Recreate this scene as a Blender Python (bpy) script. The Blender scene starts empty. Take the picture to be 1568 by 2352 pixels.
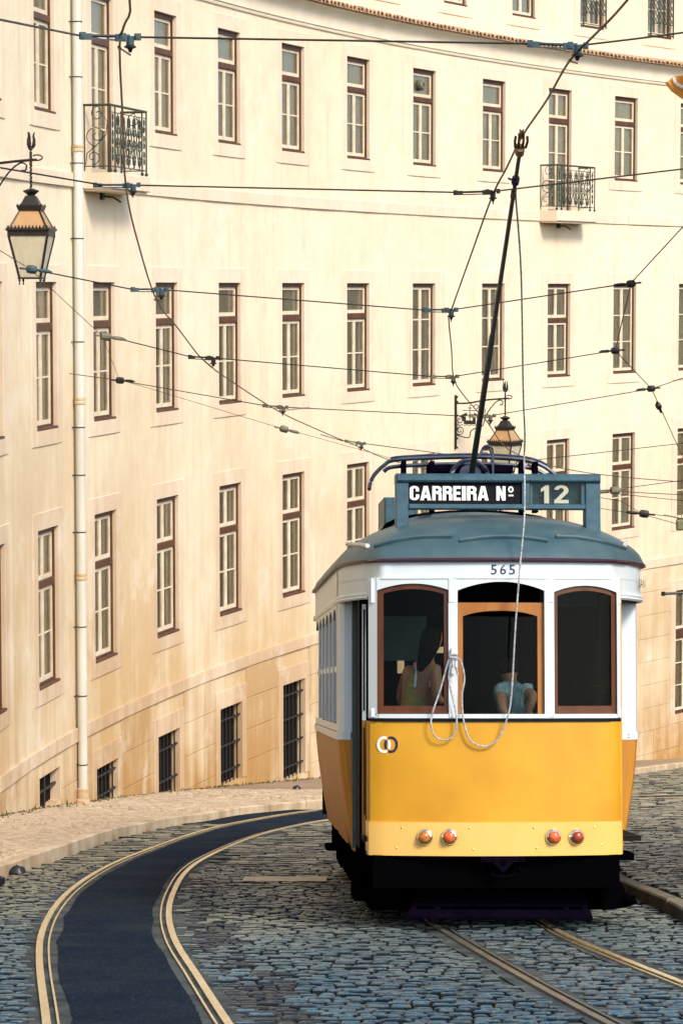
import bpy, math, random
from mathutils import Vector, Matrix
import numpy as np
random.seed(7)
R_ = math.radians
sc = bpy.context.scene
COL = sc.collection

# ------------------------------------------------------------------ camera, light
cam_d = bpy.data.cameras.new('camera'); cam = bpy.data.objects.new('camera', cam_d); COL.objects.link(cam)
cam_d.sensor_fit = 'VERTICAL'; cam_d.sensor_height = 36.0; cam_d.lens = 36 * 6424.07 / 2352
cam_d.clip_start = 0.5; cam_d.clip_end = 900
cam.location = (0, 0, 0); cam.rotation_euler = (R_(90 - 4.60436), 0, 0)
sc.camera = cam
SUN_EL, SUN_AZ = 42, 144            # azimuth clockwise from +Y (away from the camera)
world = bpy.data.worlds.new('World'); sc.world = world; world.use_nodes = True
wn = world.node_tree; wn.nodes.clear()
wo = wn.nodes.new('ShaderNodeOutputWorld'); wb = wn.nodes.new('ShaderNodeBackground'); ws = wn.nodes.new('ShaderNodeTexSky')
ws.sky_type = 'NISHITA'; ws.sun_disc = False; ws.sun_elevation = R_(SUN_EL); ws.sun_rotation = R_(SUN_AZ)
ws.air_density = 1.0; ws.dust_density = 2.5; ws.ozone_density = 1.0
wb.inputs['Strength'].default_value = 0.12
wn.links.new(ws.outputs[0], wb.inputs[0]); wn.links.new(wb.outputs[0], wo.inputs[0])
sun_d = bpy.data.lights.new('sun', 'SUN'); sun = bpy.data.objects.new('sun', sun_d); COL.objects.link(sun)
sun_d.energy = 1.6; sun_d.angle = R_(14); sun_d.color = (1.0, 0.88, 0.71)
sd = Vector((math.sin(R_(SUN_AZ)) * math.cos(R_(SUN_EL)), math.cos(R_(SUN_AZ)) * math.cos(R_(SUN_EL)), math.sin(R_(SUN_EL))))
sun.rotation_euler = sd.to_track_quat('Z', 'Y').to_euler(); sun.location = sd * 40
vs = sc.view_settings; vs.view_transform = 'Standard'; vs.look = 'None'; vs.gamma = 1; vs.exposure = 1.12; vs.use_curve_mapping = False
sc.cycles.max_bounces = 6; sc.cycles.transparent_max_bounces = 12; sc.cycles.caustics_reflective = False; sc.cycles.caustics_refractive = False

# ------------------------------------------------------------------ materials
def _new(name):
    m = bpy.data.materials.new(name); m.use_nodes = True; nt = m.node_tree; nt.nodes.clear()
    o = nt.nodes.new('ShaderNodeOutputMaterial'); return m, nt, o
def N(nt, t, **kw):
    n = nt.nodes.new(t)
    for k, v in kw.items(): setattr(n, k, v)
    return n
def mixc(nt, fac, a, b, mode='MIX'):
    m = N(nt, 'ShaderNodeMix', data_type='RGBA', blend_type=mode)
    for s, v in (('Factor', fac), ('A', a), ('B', b)):
        i = [x for x in m.inputs if x.name == s and (x.type == ('VALUE' if s == 'Factor' else 'RGBA'))][0]
        if isinstance(v, (int, float)): i.default_value = v
        elif isinstance(v, tuple): i.default_value = v + (1,) if len(v) == 3 else v
        else: nt.links.new(v, i)
    return [x for x in m.outputs if x.type == 'RGBA'][0]
def coords(nt, scale=(1, 1, 1), world=True):
    if world: src = N(nt, 'ShaderNodeNewGeometry').outputs['Position']
    else: src = N(nt, 'ShaderNodeTexCoord').outputs['Object']
    mp = N(nt, 'ShaderNodeMapping'); mp.inputs['Scale'].default_value = scale
    nt.links.new(src, mp.inputs['Vector']); return mp.outputs[0]
def noise(nt, vec, scale, detail=4, rough=.55):
    n = N(nt, 'ShaderNodeTexNoise'); n.inputs['Scale'].default_value = scale; n.inputs['Detail'].default_value = detail
    n.inputs['Roughness'].default_value = rough; nt.links.new(vec, n.inputs['Vector']); return n.outputs['Fac']
def ramp(nt, fac, lo, hi, a=0.0, b=1.0):
    r = N(nt, 'ShaderNodeMapRange'); r.inputs[1].default_value = lo; r.inputs[2].default_value = hi
    r.inputs[3].default_value = a; r.inputs[4].default_value = b; nt.links.new(fac, r.inputs[0]); return r.outputs[0]
def bump(nt, h, strength, dist=.01):
    b = N(nt, 'ShaderNodeBump'); b.inputs['Strength'].default_value = strength; b.inputs['Distance'].default_value = dist
    nt.links.new(h, b.inputs['Height']); return b.outputs[0]
def mat(name, col, rough=.6, metal=0.0, col2=None, nscale=3, stretch=(1, 1, 1), bmp=0, bscale=40, bdist=.005, spec=.5, lo=.35, hi=.7, coat=0):
    m, nt, o = _new(name); p = N(nt, 'ShaderNodeBsdfPrincipled')
    p.inputs['Roughness'].default_value = rough; p.inputs['Metallic'].default_value = metal
    p.inputs['Specular IOR Level'].default_value = spec; p.inputs['Coat Weight'].default_value = coat
    p.inputs['Coat Roughness'].default_value = .15
    if col2:
        f = ramp(nt, noise(nt, coords(nt, stretch), nscale), lo, hi)
        nt.links.new(mixc(nt, f, col, col2), p.inputs['Base Color'])
    else: p.inputs['Base Color'].default_value = tuple(col) + (1,)
    if bmp: nt.links.new(bump(nt, noise(nt, coords(nt), bscale), bmp, bdist), p.inputs['Normal'])
    nt.links.new(p.outputs[0], o.inputs[0]); return m

def wall_mat(name, base, warm, dirt, z0=-6.5, z1=-9.5):
    m, nt, o = _new(name); p = N(nt, 'ShaderNodeBsdfPrincipled'); p.inputs['Roughness'].default_value = .9
    p.inputs['Specular IOR Level'].default_value = .15
    pos = coords(nt); blotch = noise(nt, pos, .35, 5, .6); fine = noise(nt, pos, 2.2, 6, .65)
    streak = noise(nt, coords(nt, (1.6, 1.6, .12)), 2.0, 5, .6)
    sep = N(nt, 'ShaderNodeSeparateXYZ'); nt.links.new(N(nt, 'ShaderNodeNewGeometry').outputs['Position'], sep.inputs[0])
    # height above the sloping street (plaster soaks up damp and dirt near its foot)
    ma = N(nt, 'ShaderNodeMath', operation='MULTIPLY_ADD'); nt.links.new(sep.outputs['Y'], ma.inputs[0]); ma.inputs[1].default_value = .1446; ma.inputs[2].default_value = 1.933
    ad = N(nt, 'ShaderNodeMath', operation='ADD'); nt.links.new(sep.outputs['Z'], ad.inputs[0]); nt.links.new(ma.outputs[0], ad.inputs[1])
    low = ramp(nt, ad.outputs[0], 8.5, .0)
    c = mixc(nt, ramp(nt, blotch, .4, .68, 0, .55), base, warm)
    m1 = N(nt, 'ShaderNodeMath', operation='MULTIPLY'); nt.links.new(low, m1.inputs[0]); nt.links.new(ramp(nt, mixc(nt, .6, streak, blotch), .32, .56, .15, 1), m1.inputs[1])
    c = mixc(nt, m1.outputs[0], c, dirt)
    st2 = noise(nt, coords(nt, (2.6, 2.6, .22)), 1.1, 6, .7); c = mixc(nt, ramp(nt, st2, .54, .74, 0, .42), c, (.46, .36, .24))
    c = mixc(nt, ramp(nt, noise(nt, pos, .9, 6, .65), .56, .66, 0, .28), c, (.78, .74, .64))
    c = mixc(nt, ramp(nt, fine, .46, .78, 0, .26), c, (.44, .31, .19))
    nt.links.new(c, p.inputs['Base Color'])
    nt.links.new(bump(nt, noise(nt, pos, 26, 5, .7), .35, .004), p.inputs['Normal'])
    nt.links.new(p.outputs[0], o.inputs[0]); return m

def wood_mat(name, a, b, rough=.5):
    return mat(name, a, rough, 0, b, 9, (1, 1, .12), .25, 60, .002, .4)
def glass_mat(name, tint=(.9, .95, .93), gloss=.22):
    m, nt, o = _new(name)
    t = N(nt, 'ShaderNodeBsdfTransparent'); t.inputs[0].default_value = tint + (1,)
    g = N(nt, 'ShaderNodeBsdfGlossy'); g.inputs['Roughness'].default_value = .03
    nt.links.new(bump(nt, noise(nt, coords(nt), 1.1, 1), .12, .02), g.inputs['Normal'])
    fr = N(nt, 'ShaderNodeFresnel'); fr.inputs[0].default_value = 1.5
    mx = N(nt, 'ShaderNodeMixShader'); sc_ = N(nt, 'ShaderNodeMath', operation='MULTIPLY_ADD'); sc_.inputs[1].default_value = gloss * 4; sc_.inputs[2].default_value = 0; sc_.use_clamp = True
    nt.links.new(fr.outputs[0], sc_.inputs[0]); nt.links.new(sc_.outputs[0], mx.inputs[0])
    nt.links.new(t.outputs[0], mx.inputs[1]); nt.links.new(g.outputs[0], mx.inputs[2]); nt.links.new(mx.outputs[0], o.inputs[0]); return m

MT = {}
MT['plaster'] = wall_mat('cream_plaster', (.73, .66, .51), (.69, .58, .41), (.46, .29, .11))
MT['ashlar'] = wall_mat('ashlar_limestone', (.72, .63, .46), (.64, .51, .33), (.36, .20, .065))
MT['stone'] = wall_mat('window_limestone', (.72, .62, .49), (.66, .53, .40), (.42, .27, .14))
MT['cornice'] = mat('cornice_plaster', (.80, .74, .60), .85, 0, (.74, .65, .48), 1.5, (1, 1, 1), .15)
MT['brown'] = wood_mat('brown_window_paint', (.060, .022, .011), (.115, .047, .021))
MT['white'] = mat('white_window_paint', (.72, .65, .50), .5, 0, (.60, .50, .35), 5)
MT['glassw'] = glass_mat('window_glass', (.98, .97, .92), .20)
MT['curt_a'] = mat('beige_blind', (.92, .80, .57), .8, 0, (.74, .64, .45), .8, (2, 2, .6))
MT['curt_b'] = mat('white_net_curtain', (.92, .86, .70), .8, 0, (.60, .55, .42), 1.6, (4, 4, .4), 0, 40, .005, .3, .4, .6)
MT['curt_c'] = mat('grey_room_interior', (.72, .70, .60), .8, 0, (.92, .84, .66), .9, (1, 1, .8), 0, 40, .005, .3, .45, .6)
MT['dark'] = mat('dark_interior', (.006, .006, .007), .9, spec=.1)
MT['iron'] = mat('black_iron', (.012, .013, .016), .45, .3, (.03, .025, .02), 20)
MT['greeniron'] = mat('dark_green_iron', (.015, .03, .03), .45, .2, (.05, .06, .04), 14)
MT['tile'] = mat('weathered_clay_tile', (.55, .36, .22), .9, 0, (.20, .14, .10), 9, (1, 1, 1), .3)
MT['zinc'] = mat('white_painted_drainpipe', (.62, .63, .59), .5, 0, (.50, .49, .42), 2, (1, 1, .3))
MT['steel'] = mat('worn_rail_steel', (.80, .66, .40), .26, .65, (.50, .42, .26), 5, (5, 1, 1), .2, 30, .002)
MT['steel2'] = mat('dark_rail_steel', (.10, .11, .11), .4, .4, (.20, .20, .17), 3, (4, 1, 1), .2, 30, .002)
MT['groove'] = mat('rail_groove_grime', (.006, .009, .014), .6, 0, (.02, .035, .05), 8)
MT['kerb'] = mat('kerb_limestone', (.62, .50, .34), .85, 0, (.36, .25, .14), 2.3, (1, 1, 1), .6, 18, .01)
MT['kerb2'] = mat('grey_granite_kerb', (.20, .185, .13), .85, 0, (.10, .095, .07), 3, (1, 1, 1), .6, 22, .01)
MT['wire'] = mat('overhead_wire', (.03, .022, .018), .5, .5)
MT['copper'] = mat('copper_trolley_wire', (.11, .05, .03), .45, .6, (.16, .10, .05), 3)
MT['teal'] = mat('teal_insulator_paint', (.03, .08, .105), .5, .1, (.03, .05, .06), 18)
MT['olive'] = mat('olive_insulator_paint', (.17, .18, .12), .6, 0, (.07, .06, .04), 15)
MT['lampglass'] = mat('frosted_lamp_glass', (.58, .53, .42), .45, 0, (.44, .42, .29), 3, (3, 3, .5))
MT['lamproof'] = mat('amber_lamp_roof_glass', (.42, .25, .11), .5, 0, (.33, .20, .10), 4)
MT['ochre'] = mat('ochre_cornice_paint', (.80, .36, .05), .7, 0, (.68, .27, .03), 4)
MT['whitecap'] = mat('white_cornice_cap', (.92, .90, .84), .8)
MT['yellow'] = mat('yellow_tram_paint', (.60, .315, .014), .42, 0, (.50, .24, .010), 1.6, (1, 1, 1), .16, 2.0, .03, .4, .35, .7, .15)
MT['yellow2'] = mat('glossy_yellow_bumper_paint', (.74, .47, .13), .30, 0, (.68, .41, .09), 1.5, (1, 1, 1), .18, 2.5, .03, .5, .35, .7, .4)
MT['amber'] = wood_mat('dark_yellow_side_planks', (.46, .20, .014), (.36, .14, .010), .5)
MT['tramwhite'] = mat('pale_blue_white_tram_paint', (.60, .68, .73), .38, 0, (.54, .64, .69), 2.5, (1, 1, .5), .05, 60, .002, .5, .35, .7, .15)
MT['roof'] = mat('blue_grey_tram_roof', (.026, .072, .098), .42, 0, (.060, .11, .125), 3.5, (1, 1, 1), .25, 70, .003, .5)
MT['signblue'] = mat('blue_sign_frame_paint', (.032, .10, .145), .45, 0, (.016, .06, .09), 7, (1, 1, 1), .5, 25, .004, .5)
MT['maroon'] = mat('maroon_gutter_paint', (.045, .012, .022), .4, .1)
MT['mahog'] = wood_mat('mahogany_frame', (.105, .032, .010), (.065, .018, .006), .42)
MT['oak'] = wood_mat('orange_varnished_wood', (.36, .145, .025), (.25, .085, .015), .4)
MT['tramglass'] = glass_mat('tram_glass', (.66, .71, .70), .03)
MT['signglass'] = glass_mat('sign_glass', (.75, .85, .85), .08)
MT['black'] = mat('black_chassis_and_shade', (.0012, .0012, .0018), 1.0, 0, None, spec=0)
MT['purple'] = mat('purple_black_iron', (.0045, .0025, .008), 1.0, .0, (.002, .0015, .005), 12, (1, 1, 1), .4, 60, .003, 0)
MT['bowblue'] = mat('blue_black_tube', (.05, .075, .12), .35, .4, (.02, .02, .04), 9)
MT['signblack'] = mat('black_sign_board', (.003, .004, .008), .7, spec=.15)
MT['lettering'] = mat('white_lettering', (.82, .85, .86), .6)
MT['cream'] = mat('cream_lettering', (.40, .42, .33), .6)
MT['navy'] = mat('navy_lettering', (.008, .008, .06), .6)
MT['slat'] = mat('dark_teal_backing', (.04, .09, .095), .5, 0, (.02, .04, .045), 6)
MT['greenpost'] = mat('grey_green_door_post', (.035, .06, .05), .5, 0, (.06, .085, .07), 8)
MT['chrome'] = mat('chrome_ring', (.75, .75, .72), .15, 1)
MT['lensred'] = mat('red_lens', (.55, .05, .01), .2, 0, (.85, .18, .05), 60, (1, 1, 1), .5, 90, .003, .6)
MT['lensorange'] = mat('amber_lens', (.65, .22, .03), .2, 0, (.22, .05, .01), 55, (1, 1, 1), .5, 90, .003, .6)
MT['lensdark'] = mat('dark_red_lens', (.18, .012, .006), .2, 0, (.40, .07, .02), 60, (1, 1, 1), .5, 90, .003, .6)
MT['rope'] = mat('pale_rope', (.46, .50, .54), .8, 0, (.16, .16, .17), 45)
MT['skin'] = mat('skin', (.48, .24, .15), .5, 0, (.48, .22, .13), 6)
MT['hair'] = mat('dark_hair', (.006, .004, .003), .9, 0, (.02, .012, .008), 30, (3, 3, .3), 1, 50, .02, spec=.1)
MT['knit'] = mat('olive_knitted_top', (.50, .42, .15), .9, 0, (.20, .16, .05), 22, (1, 1, 7), .6, 60, .01)
MT['strap'] = mat('white_strap', (.7, .72, .8), .8)
MT['shirt'] = mat('pale_blue_patterned_shirt', (.55, .75, .85), .9, 0, (.16, .34, .46), 26, (1, 1, 1), .8, 14, .03)
MT['denim'] = mat('blue_denim', (.07, .18, .32), .9, 0, (.18, .34, .48), 18)
MT['shoe'] = mat('dark_shoe', (.02, .02, .02), .6)
MT['brass'] = mat('brass', (.55, .42, .18), .25, .9)
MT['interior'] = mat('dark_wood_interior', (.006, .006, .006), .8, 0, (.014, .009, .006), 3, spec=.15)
MT['tealint'] = mat('grey_teal_interior_panel', (.10, .17, .16), .6, 0, (.06, .11, .11), 4)
MT['mark'] = mat('worn_road_paint', (.72, .66, .46), .8, 0, (.40, .37, .26), 9)
MT['grass'] = mat('dry_weed', (.11, .09, .03), .9, 0, (.05, .06, .02), 6)
MT['rubbish'] = mat('black_plastic', (.012, .013, .018), .4)
MT['trafgreen'] = mat('olive_sign_paint', (.16, .17, .09), .6)

def ground_mat(name, a, b, c2, rough, bs, bd, sc1=.5):
    m, nt, o = _new(name); p = N(nt, 'ShaderNodeBsdfPrincipled'); p.inputs['Roughness'].default_value = rough
    pos = coords(nt)
    c = mixc(nt, ramp(nt, noise(nt, pos, sc1, 4), .4, .65), a, b)
    c = mixc(nt, ramp(nt, noise(nt, pos, 42, 3, .9), .56, .70, 0, .8), c, c2)
    nt.links.new(c, p.inputs['Base Color']); nt.links.new(bump(nt, noise(nt, pos, bs, 4, .8), 1.0, bd), p.inputs['Normal'])
    p.inputs['Specular IOR Level'].default_value = .08; nt.links.new(p.outputs[0], o.inputs[0]); return m
MT['asphalt'] = ground_mat('blue_black_asphalt', (.002, .009, .026), (.012, .020, .030), (.06, .12, .18), .95, 70, .012, 1.3)
MT['bed'] = ground_mat('dark_joint_sand', (.004, .006, .010), (.008, .009, .010), (.02, .02, .018), .9, 30, .01)
MT['pavebed'] = ground_mat('pale_joint_sand', (.30, .22, .15), (.34, .26, .18), (.14, .10, .06), .9, 30, .01)
MT['mortar'] = ground_mat('rail_mortar', (.085, .10, .10), (.03, .04, .045), (.012, .018, .024), .85, 26, .015, 2.5)

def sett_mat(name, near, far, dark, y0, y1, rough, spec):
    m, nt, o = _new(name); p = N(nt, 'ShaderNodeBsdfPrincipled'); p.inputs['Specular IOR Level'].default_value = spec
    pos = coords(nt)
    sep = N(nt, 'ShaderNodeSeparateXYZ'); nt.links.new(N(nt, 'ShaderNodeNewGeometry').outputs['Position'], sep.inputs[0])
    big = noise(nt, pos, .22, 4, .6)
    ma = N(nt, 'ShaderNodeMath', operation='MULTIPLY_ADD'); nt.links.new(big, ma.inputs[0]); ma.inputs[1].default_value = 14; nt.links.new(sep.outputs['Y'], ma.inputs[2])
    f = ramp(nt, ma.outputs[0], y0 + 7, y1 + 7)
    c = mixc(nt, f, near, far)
    at = N(nt, 'ShaderNodeAttribute'); at.attribute_name = 'tint'
    c = mixc(nt, ramp(nt, at.outputs['Fac'], 0, 1, 0, .75), c, dark)
    c = mixc(nt, ramp(nt, noise(nt, pos, 30, 4, .7), .5, .75, 0, .30), c, (.40, .42, .38))
    c = mixc(nt, ramp(nt, at.outputs['Fac'], 1.2, 2.8), c, (.004, .010, .016))
    nt.links.new(c, p.inputs['Base Color']); p.inputs['Roughness'].default_value = rough
    nt.links.new(bump(nt, noise(nt, pos, 45, 4, .7), .8, .006), p.inputs['Normal'])
    nt.links.new(p.outputs[0], o.inputs[0]); return m
MT['sett'] = sett_mat('setts_cool_shade_to_warm_light', (.022, .098, .150), (.24, .22, .125), (.003, .020, .036), 17, 28, .34, .5)  # cool shade near and warm light farther down are painted into the colour
MT['calcada'] = sett_mat('limestone_pavement_cubes', (.50, .40, .28), (.48, .38, .27), (.28, .20, .13), 10, 30, .8, .3)

# ------------------------------------------------------------------ mesh helpers
class MB:
    def __init__(s): s.v = []; s.f = []; s.mi = []; s.m = 0; s.att = None
    def add(s, vs_, fs_):
        b = len(s.v); s.v += [tuple(x) for x in vs_]; s.f += [tuple(b + i for i in f) for f in fs_]; s.mi += [s.m] * len(fs_)
    def box(s, x0, x1, y0, y1, z0, z1, M=None):
        v = [Vector((x, y, z)) for z in (z0, z1) for y in (y0, y1) for x in (x0, x1)]
        if M is not None: v = [M @ q for q in v]
        s.add(v, [(0, 2, 3, 1), (4, 5, 7, 6), (0, 1, 5, 4), (2, 6, 7, 3), (0, 4, 6, 2), (1, 3, 7, 5)])
    def bbox(s, x0, x1, y0, y1, z0, z1, b, M=None):      # box with a chamfer towards -Y and all round
        q = [(x0 + b, y0, z0 + b), (x1 - b, y0, z0 + b), (x1 - b, y0, z1 - b), (x0 + b, y0, z1 - b),
             (x0, y0 + b, z0), (x1, y0 + b, z0), (x1, y0 + b, z1), (x0, y0 + b, z1), (x0, y1, z0), (x1, y1, z0), (x1, y1, z1), (x0, y1, z1)]
        v = [Vector(a) for a in q]
        if M is not None: v = [M @ a for a in v]
        f = [(0, 1, 2, 3), (11, 10, 9, 8)]
        for r in (0, 4):
            for i in range(4): j = (i + 1) % 4; f.append((r + j, r + i, r + 4 + i, r + 4 + j))
        s.add(v, f)
    def tube(s, pts, r, n=6, closed=False, r2=None):
        pts = [Vector(p) for p in pts]; k = len(pts); rings = []
        for i, p in enumerate(pts):
            if closed: t = pts[(i + 1) % k] - pts[i - 1]
            else: t = pts[min(i + 1, k - 1)] - pts[max(i - 1, 0)]
            t.normalize(); a = Vector((0, 0, 1)) if abs(t.z) < .9 else Vector((0, 1, 0))
            u = t.cross(a).normalized(); w = t.cross(u).normalized()
            rr = r if r2 is None else r + (r2 - r) * i / (k - 1)
            rings.append([p + u * rr * math.cos(2 * math.pi * j / n) + w * rr * math.sin(2 * math.pi * j / n) for j in range(n)])
        v = [q for g in rings for q in g]; f = []
        for i in range(k if closed else k - 1):
            a, b = i * n, ((i + 1) % k) * n
            for j in range(n): f.append((a + j, b + j, b + (j + 1) % n, a + (j + 1) % n))
        if not closed: f.append(tuple(range(n))); f.append(tuple((k - 1) * n + j for j in reversed(range(n))))
        s.add(v, f)
    def lathe(s, prof, n=16, M=None, c=(0, 0, 0), square=False, rot=0):
        v = []; f = []; n = 4 if square else n
        for (r, z) in prof:
            for j in range(n):
                a = 2 * math.pi * j / n + (math.pi / 4 if square else 0) + rot; rr = r * (math.sqrt(2) if square else 1)
                q = Vector((rr * math.cos(a) + c[0], rr * math.sin(a) + c[1], z + c[2])); v.append(M @ q if M is not None else q)
        for i in range(len(prof) - 1):
            for j in range(n): f.append((i * n + j, i * n + (j + 1) % n, (i + 1) * n + (j + 1) % n, (i + 1) * n + j))
        f.append(tuple(reversed(range(n)))); f.append(tuple((len(prof) - 1) * n + j for j in range(n)))
        s.add(v, f)
    def grid(s, rows):            # rows of points -> quads
        b = len(rows[0]); v = [p for r in rows for p in r]; f = []
        for i in range(len(rows) - 1):
            for j in range(b - 1): f.append((i * b + j, i * b + j + 1, (i + 1) * b + j + 1, (i + 1) * b + j))
        s.add(v, f)
    def strip(s, xs, zb, zt, yf, th):     # closed slab between two curves over x; front at yf(x), thickness th
        n = len(xs); v = []
        for x in xs:
            y = yf(x); v += [(x, y, zb(x)), (x, y, zt(x)), (x, y + th, zt(x)), (x, y + th, zb(x))]
        f = []
        for i in range(n - 1):
            a, b = 4 * i, 4 * i + 4
            f += [(a, b, b + 1, a + 1), (a + 1, b + 1, b + 2, a + 2), (a + 2, b + 2, b + 3, a + 3), (a + 3, b + 3, b, a)]
        f += [(0, 1, 2, 3), (4 * n - 1, 4 * n - 2, 4 * n - 3, 4 * n - 4)]
        s.add(v, f)
    def disc(s, c, r, n=18, y=None):
        v = [(c[0] + r * math.cos(2 * math.pi * j / n), c[1], c[2] + r * math.sin(2 * math.pi * j / n)) for j in range(n)]
        s.add(v, [tuple(range(n))])
    def mesh(s, name, mats, smooth=False):
        me = bpy.data.meshes.new(name); me.from_pydata(s.v, [], s.f)
        for m in (mats if isinstance(mats, (list, tuple)) else [mats]): me.materials.append(m)
        if len(set(s.mi)) > 1: me.polygons.foreach_set('material_index', s.mi)
        if smooth: me.polygons.foreach_set('use_smooth', [True] * len(me.polygons))
        if s.att is not None:
            a = me.attributes.new('tint', 'FLOAT', 'POINT'); a.data.foreach_set('value', s.att)
        me.update(); return me
    def build(s, name, mats, parent=None, smooth=False, loc=None, fix=True):
        me = s.mesh(name, mats, smooth)
        if fix:
            import bmesh
            bm = bmesh.new(); bm.from_mesh(me); bmesh.ops.recalc_face_normals(bm, faces=bm.faces); bm.to_mesh(me); bm.free()
        if smooth and hasattr(me, 'set_sharp_from_angle'): me.set_sharp_from_angle(angle=R_(40))
        return link(name, me, parent, loc)
def link(name, me, parent=None, loc=None, rz=None):
    o = bpy.data.objects.new(name, me); COL.objects.link(o)
    if parent is not None: o.parent = parent
    if loc is not None: o.location = loc
    if rz is not None: o.rotation_euler = (0, 0, rz)
    return o
def tag(o, label=None, cat=None, group=None, kind=None):
    if label: o['label'] = label
    if cat: o['category'] = cat
    if group: o['group'] = group
    if kind: o['kind'] = kind
    return o
def empty(name, loc, label=None, cat=None, group=None, rz=0):
    o = bpy.data.objects.new(name, None); COL.objects.link(o); o.location = loc; o.rotation_euler = (0, 0, rz); o.empty_display_size = .3
    return tag(o, label, cat, group)
def copy_tree(o, parent=None):
    c = o.copy(); COL.objects.link(c); c.parent = parent
    for ch in list(o.children): copy_tree(ch, c)
    return c
def smooth_line(pts, n=6, closed=False):
    P = [Vector(p) for p in pts]; out = []; k = len(P)
    for i in range(k - 1):
        p0 = P[max(i - 1, 0)]; p1 = P[i]; p2 = P[i + 1]; p3 = P[min(i + 2, k - 1)]
        for j in range(n):
            t = j / n
            out.append(.5 * ((2 * p1) + (p2 - p0) * t + (2 * p0 - 5 * p1 + 4 * p2 - p3) * t * t + (3 * p1 - p0 - 3 * p2 + p3) * t ** 3))
    out.append(P[-1]); return out
GZ = lambda y: -1.933 - .1446 * y

# ------------------------------------------------------------------ street: ground, pavement, rails
o = MB(); o.grid([[(x, y, GZ(y) - .045) for x in (-220, -40, 0, 40, 220)] for y in (-160, -20, 0, 30, 60, 90, 260)])
road = o.build('road', MT['bed']); tag(road, kind='structure')

LR = [(-.9, 8.0), (-1.30, 12.5), (-1.675, 15.72), (-2.092, 19.19), (-2.336, 21.61), (-2.501, 24.21), (-2.566, 26.91), (-2.50, 30.0), (-2.272, 33.20), (-1.933, 36.72), (-1.465, 39.73), (-.326, 43.85), (1.5, 46.4), (3.4, 48.3), (5.36, 49.66), (7.6, 50.9), (12, 53.0), (22, 57.0)]
RR = [(.10, 8.0), (-.26, 12.5), (-.66, 15.72), (-.97, 18.32), (-1.267, 20.86), (-1.468, 23.28), (-1.583, 25.76), (-1.634, 28.84), (-1.534, 31.47), (-1.213, 35.12), (-.80, 37.87), (-.12, 40.6), (1.3, 44.1), (3.2, 46.9), (5.6, 48.75), (8.0, 50.0), (12.4, 52.1), (22.4, 56.1)]
TL = [(2.62, 8.0), (1.98, 12.5), (1.535, 15.72), (1.19, 18.43), (.785, 22.16), (.60, 25), (.45, 28), (.38, 31), (.42, 34), (.75, 38), (1.5, 42), (3.0, 45)]
TR = [(3.62, 8.0), (2.97, 12.5), (2.49, 16.0), (2.21, 17.88), (1.96, 19.63), (1.70, 21.77), (1.53, 25), (1.40, 28), (1.33, 31), (1.38, 34), (1.70, 38), (2.4, 41.5), (3.8, 44.2)]
def dense(p, n=8): return [(q.x, q.y) for q in smooth_line([(a, b, 0) for a, b in p], n)]
def offs(line, d):   # d>0 to the right of travel (away from the camera)
    out = []
    for i, (x, y) in enumerate(line):
        a = line[max(i - 1, 0)]; b = line[min(i + 1, len(line) - 1)]; tx, ty = b[0] - a[0], b[1] - a[1]; l = math.hypot(tx, ty)
        out.append((x + ty / l * d, y - tx / l * d))
    return out
def rib(mb, line, d0, d1, z0, z1, seed=0, wob=0):
    A = offs(line, d0); B = offs(line, d1); rnd = random.Random(seed)
    if wob:
        A = [(x + rnd.uniform(-wob, wob), y) for x, y in A]; B = [(x + rnd.uniform(-wob, wob), y) for x, y in B]
    mb.grid([[(a[0], a[1], GZ(a[1]) + z0), (b[0], b[1], GZ(b[1]) + z1)] for a, b in zip(A, B)])
dLR, dRR, dTL, dTR = dense(LR), dense(RR), dense(TL), dense(TR)
def rail_track(name, la, lb, label):
    t = empty(name, (la[20][0], la[20][1], GZ(la[20][1])), label, 'tram track'); bl = Vector(t.location)
    for ln, sgn in ((la, 1), (lb, -1)):
        h = MB()   # running head, outside of the groove
        a, b = (-.036, .014) if sgn == 1 else (-.014, .036)
        rib(h, ln, a, b, .012, .012); rib(h, ln, b, b + .001, .012, -.03); rib(h, ln, a - .001, a, -.03, .012)
        c0, c1 = (.050, .064) if sgn == 1 else (-.064, -.050)
        rib(h, ln, c0, c1, .010, .010); rib(h, ln, c0 - .001, c0, -.03, .010); rib(h, ln, c1, c1 + .001, .010, -.03)
        h.v = [(v[0] - bl.x, v[1] - bl.y, v[2] - bl.z) for v in h.v]
        r = h.build('rail', MT['steel2' if ln is dTL else 'steel'], t)
        g = MB(); g0, g1 = (.014, .050) if sgn == 1 else (-.050, -.014); rib(g, ln, g0, g1, -.018, -.018)
        g.v = [(v[0] - bl.x, v[1] - bl.y, v[2] - bl.z) for v in g.v]; g.build('groove', MT['groove'], r)
    return t
rail_track('tram_track', dLR, dRR, 'curving pair of shiny yellow tram rails with asphalt between them, left in the street')
trk = rail_track('tram_track', dTL, dTR, 'straight pair of dark tram rails running under the yellow tram to the lower right corner')
mo = MB()
for i, (ln, sg) in enumerate(((dLR, 1), (dRR, -1), (dTL, 1), (dTR, -1))):
    rib(mo, ln, -.13 if i != 1 else -.24, .13 if i else .24, -.004, -.004, i, .02)
    rib(mo, ln, -.26, .26, -.014, -.014, i)
pass
tag(mo.build('rail_bedding_mortar', MT['mortar'], road), kind='stuff')

def polyx(line, y):
    for i in range(len(line) - 1):
        if line[i][1] <= y <= line[i + 1][1] and line[i + 1][1] > line[i][1]:
            t = (y - line[i][1]) / (line[i + 1][1] - line[i][1]); return line[i][0] + t * (line[i + 1][0] - line[i][0])
    return line[-1][0] if y > line[-1][1] else line[0][0]
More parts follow.
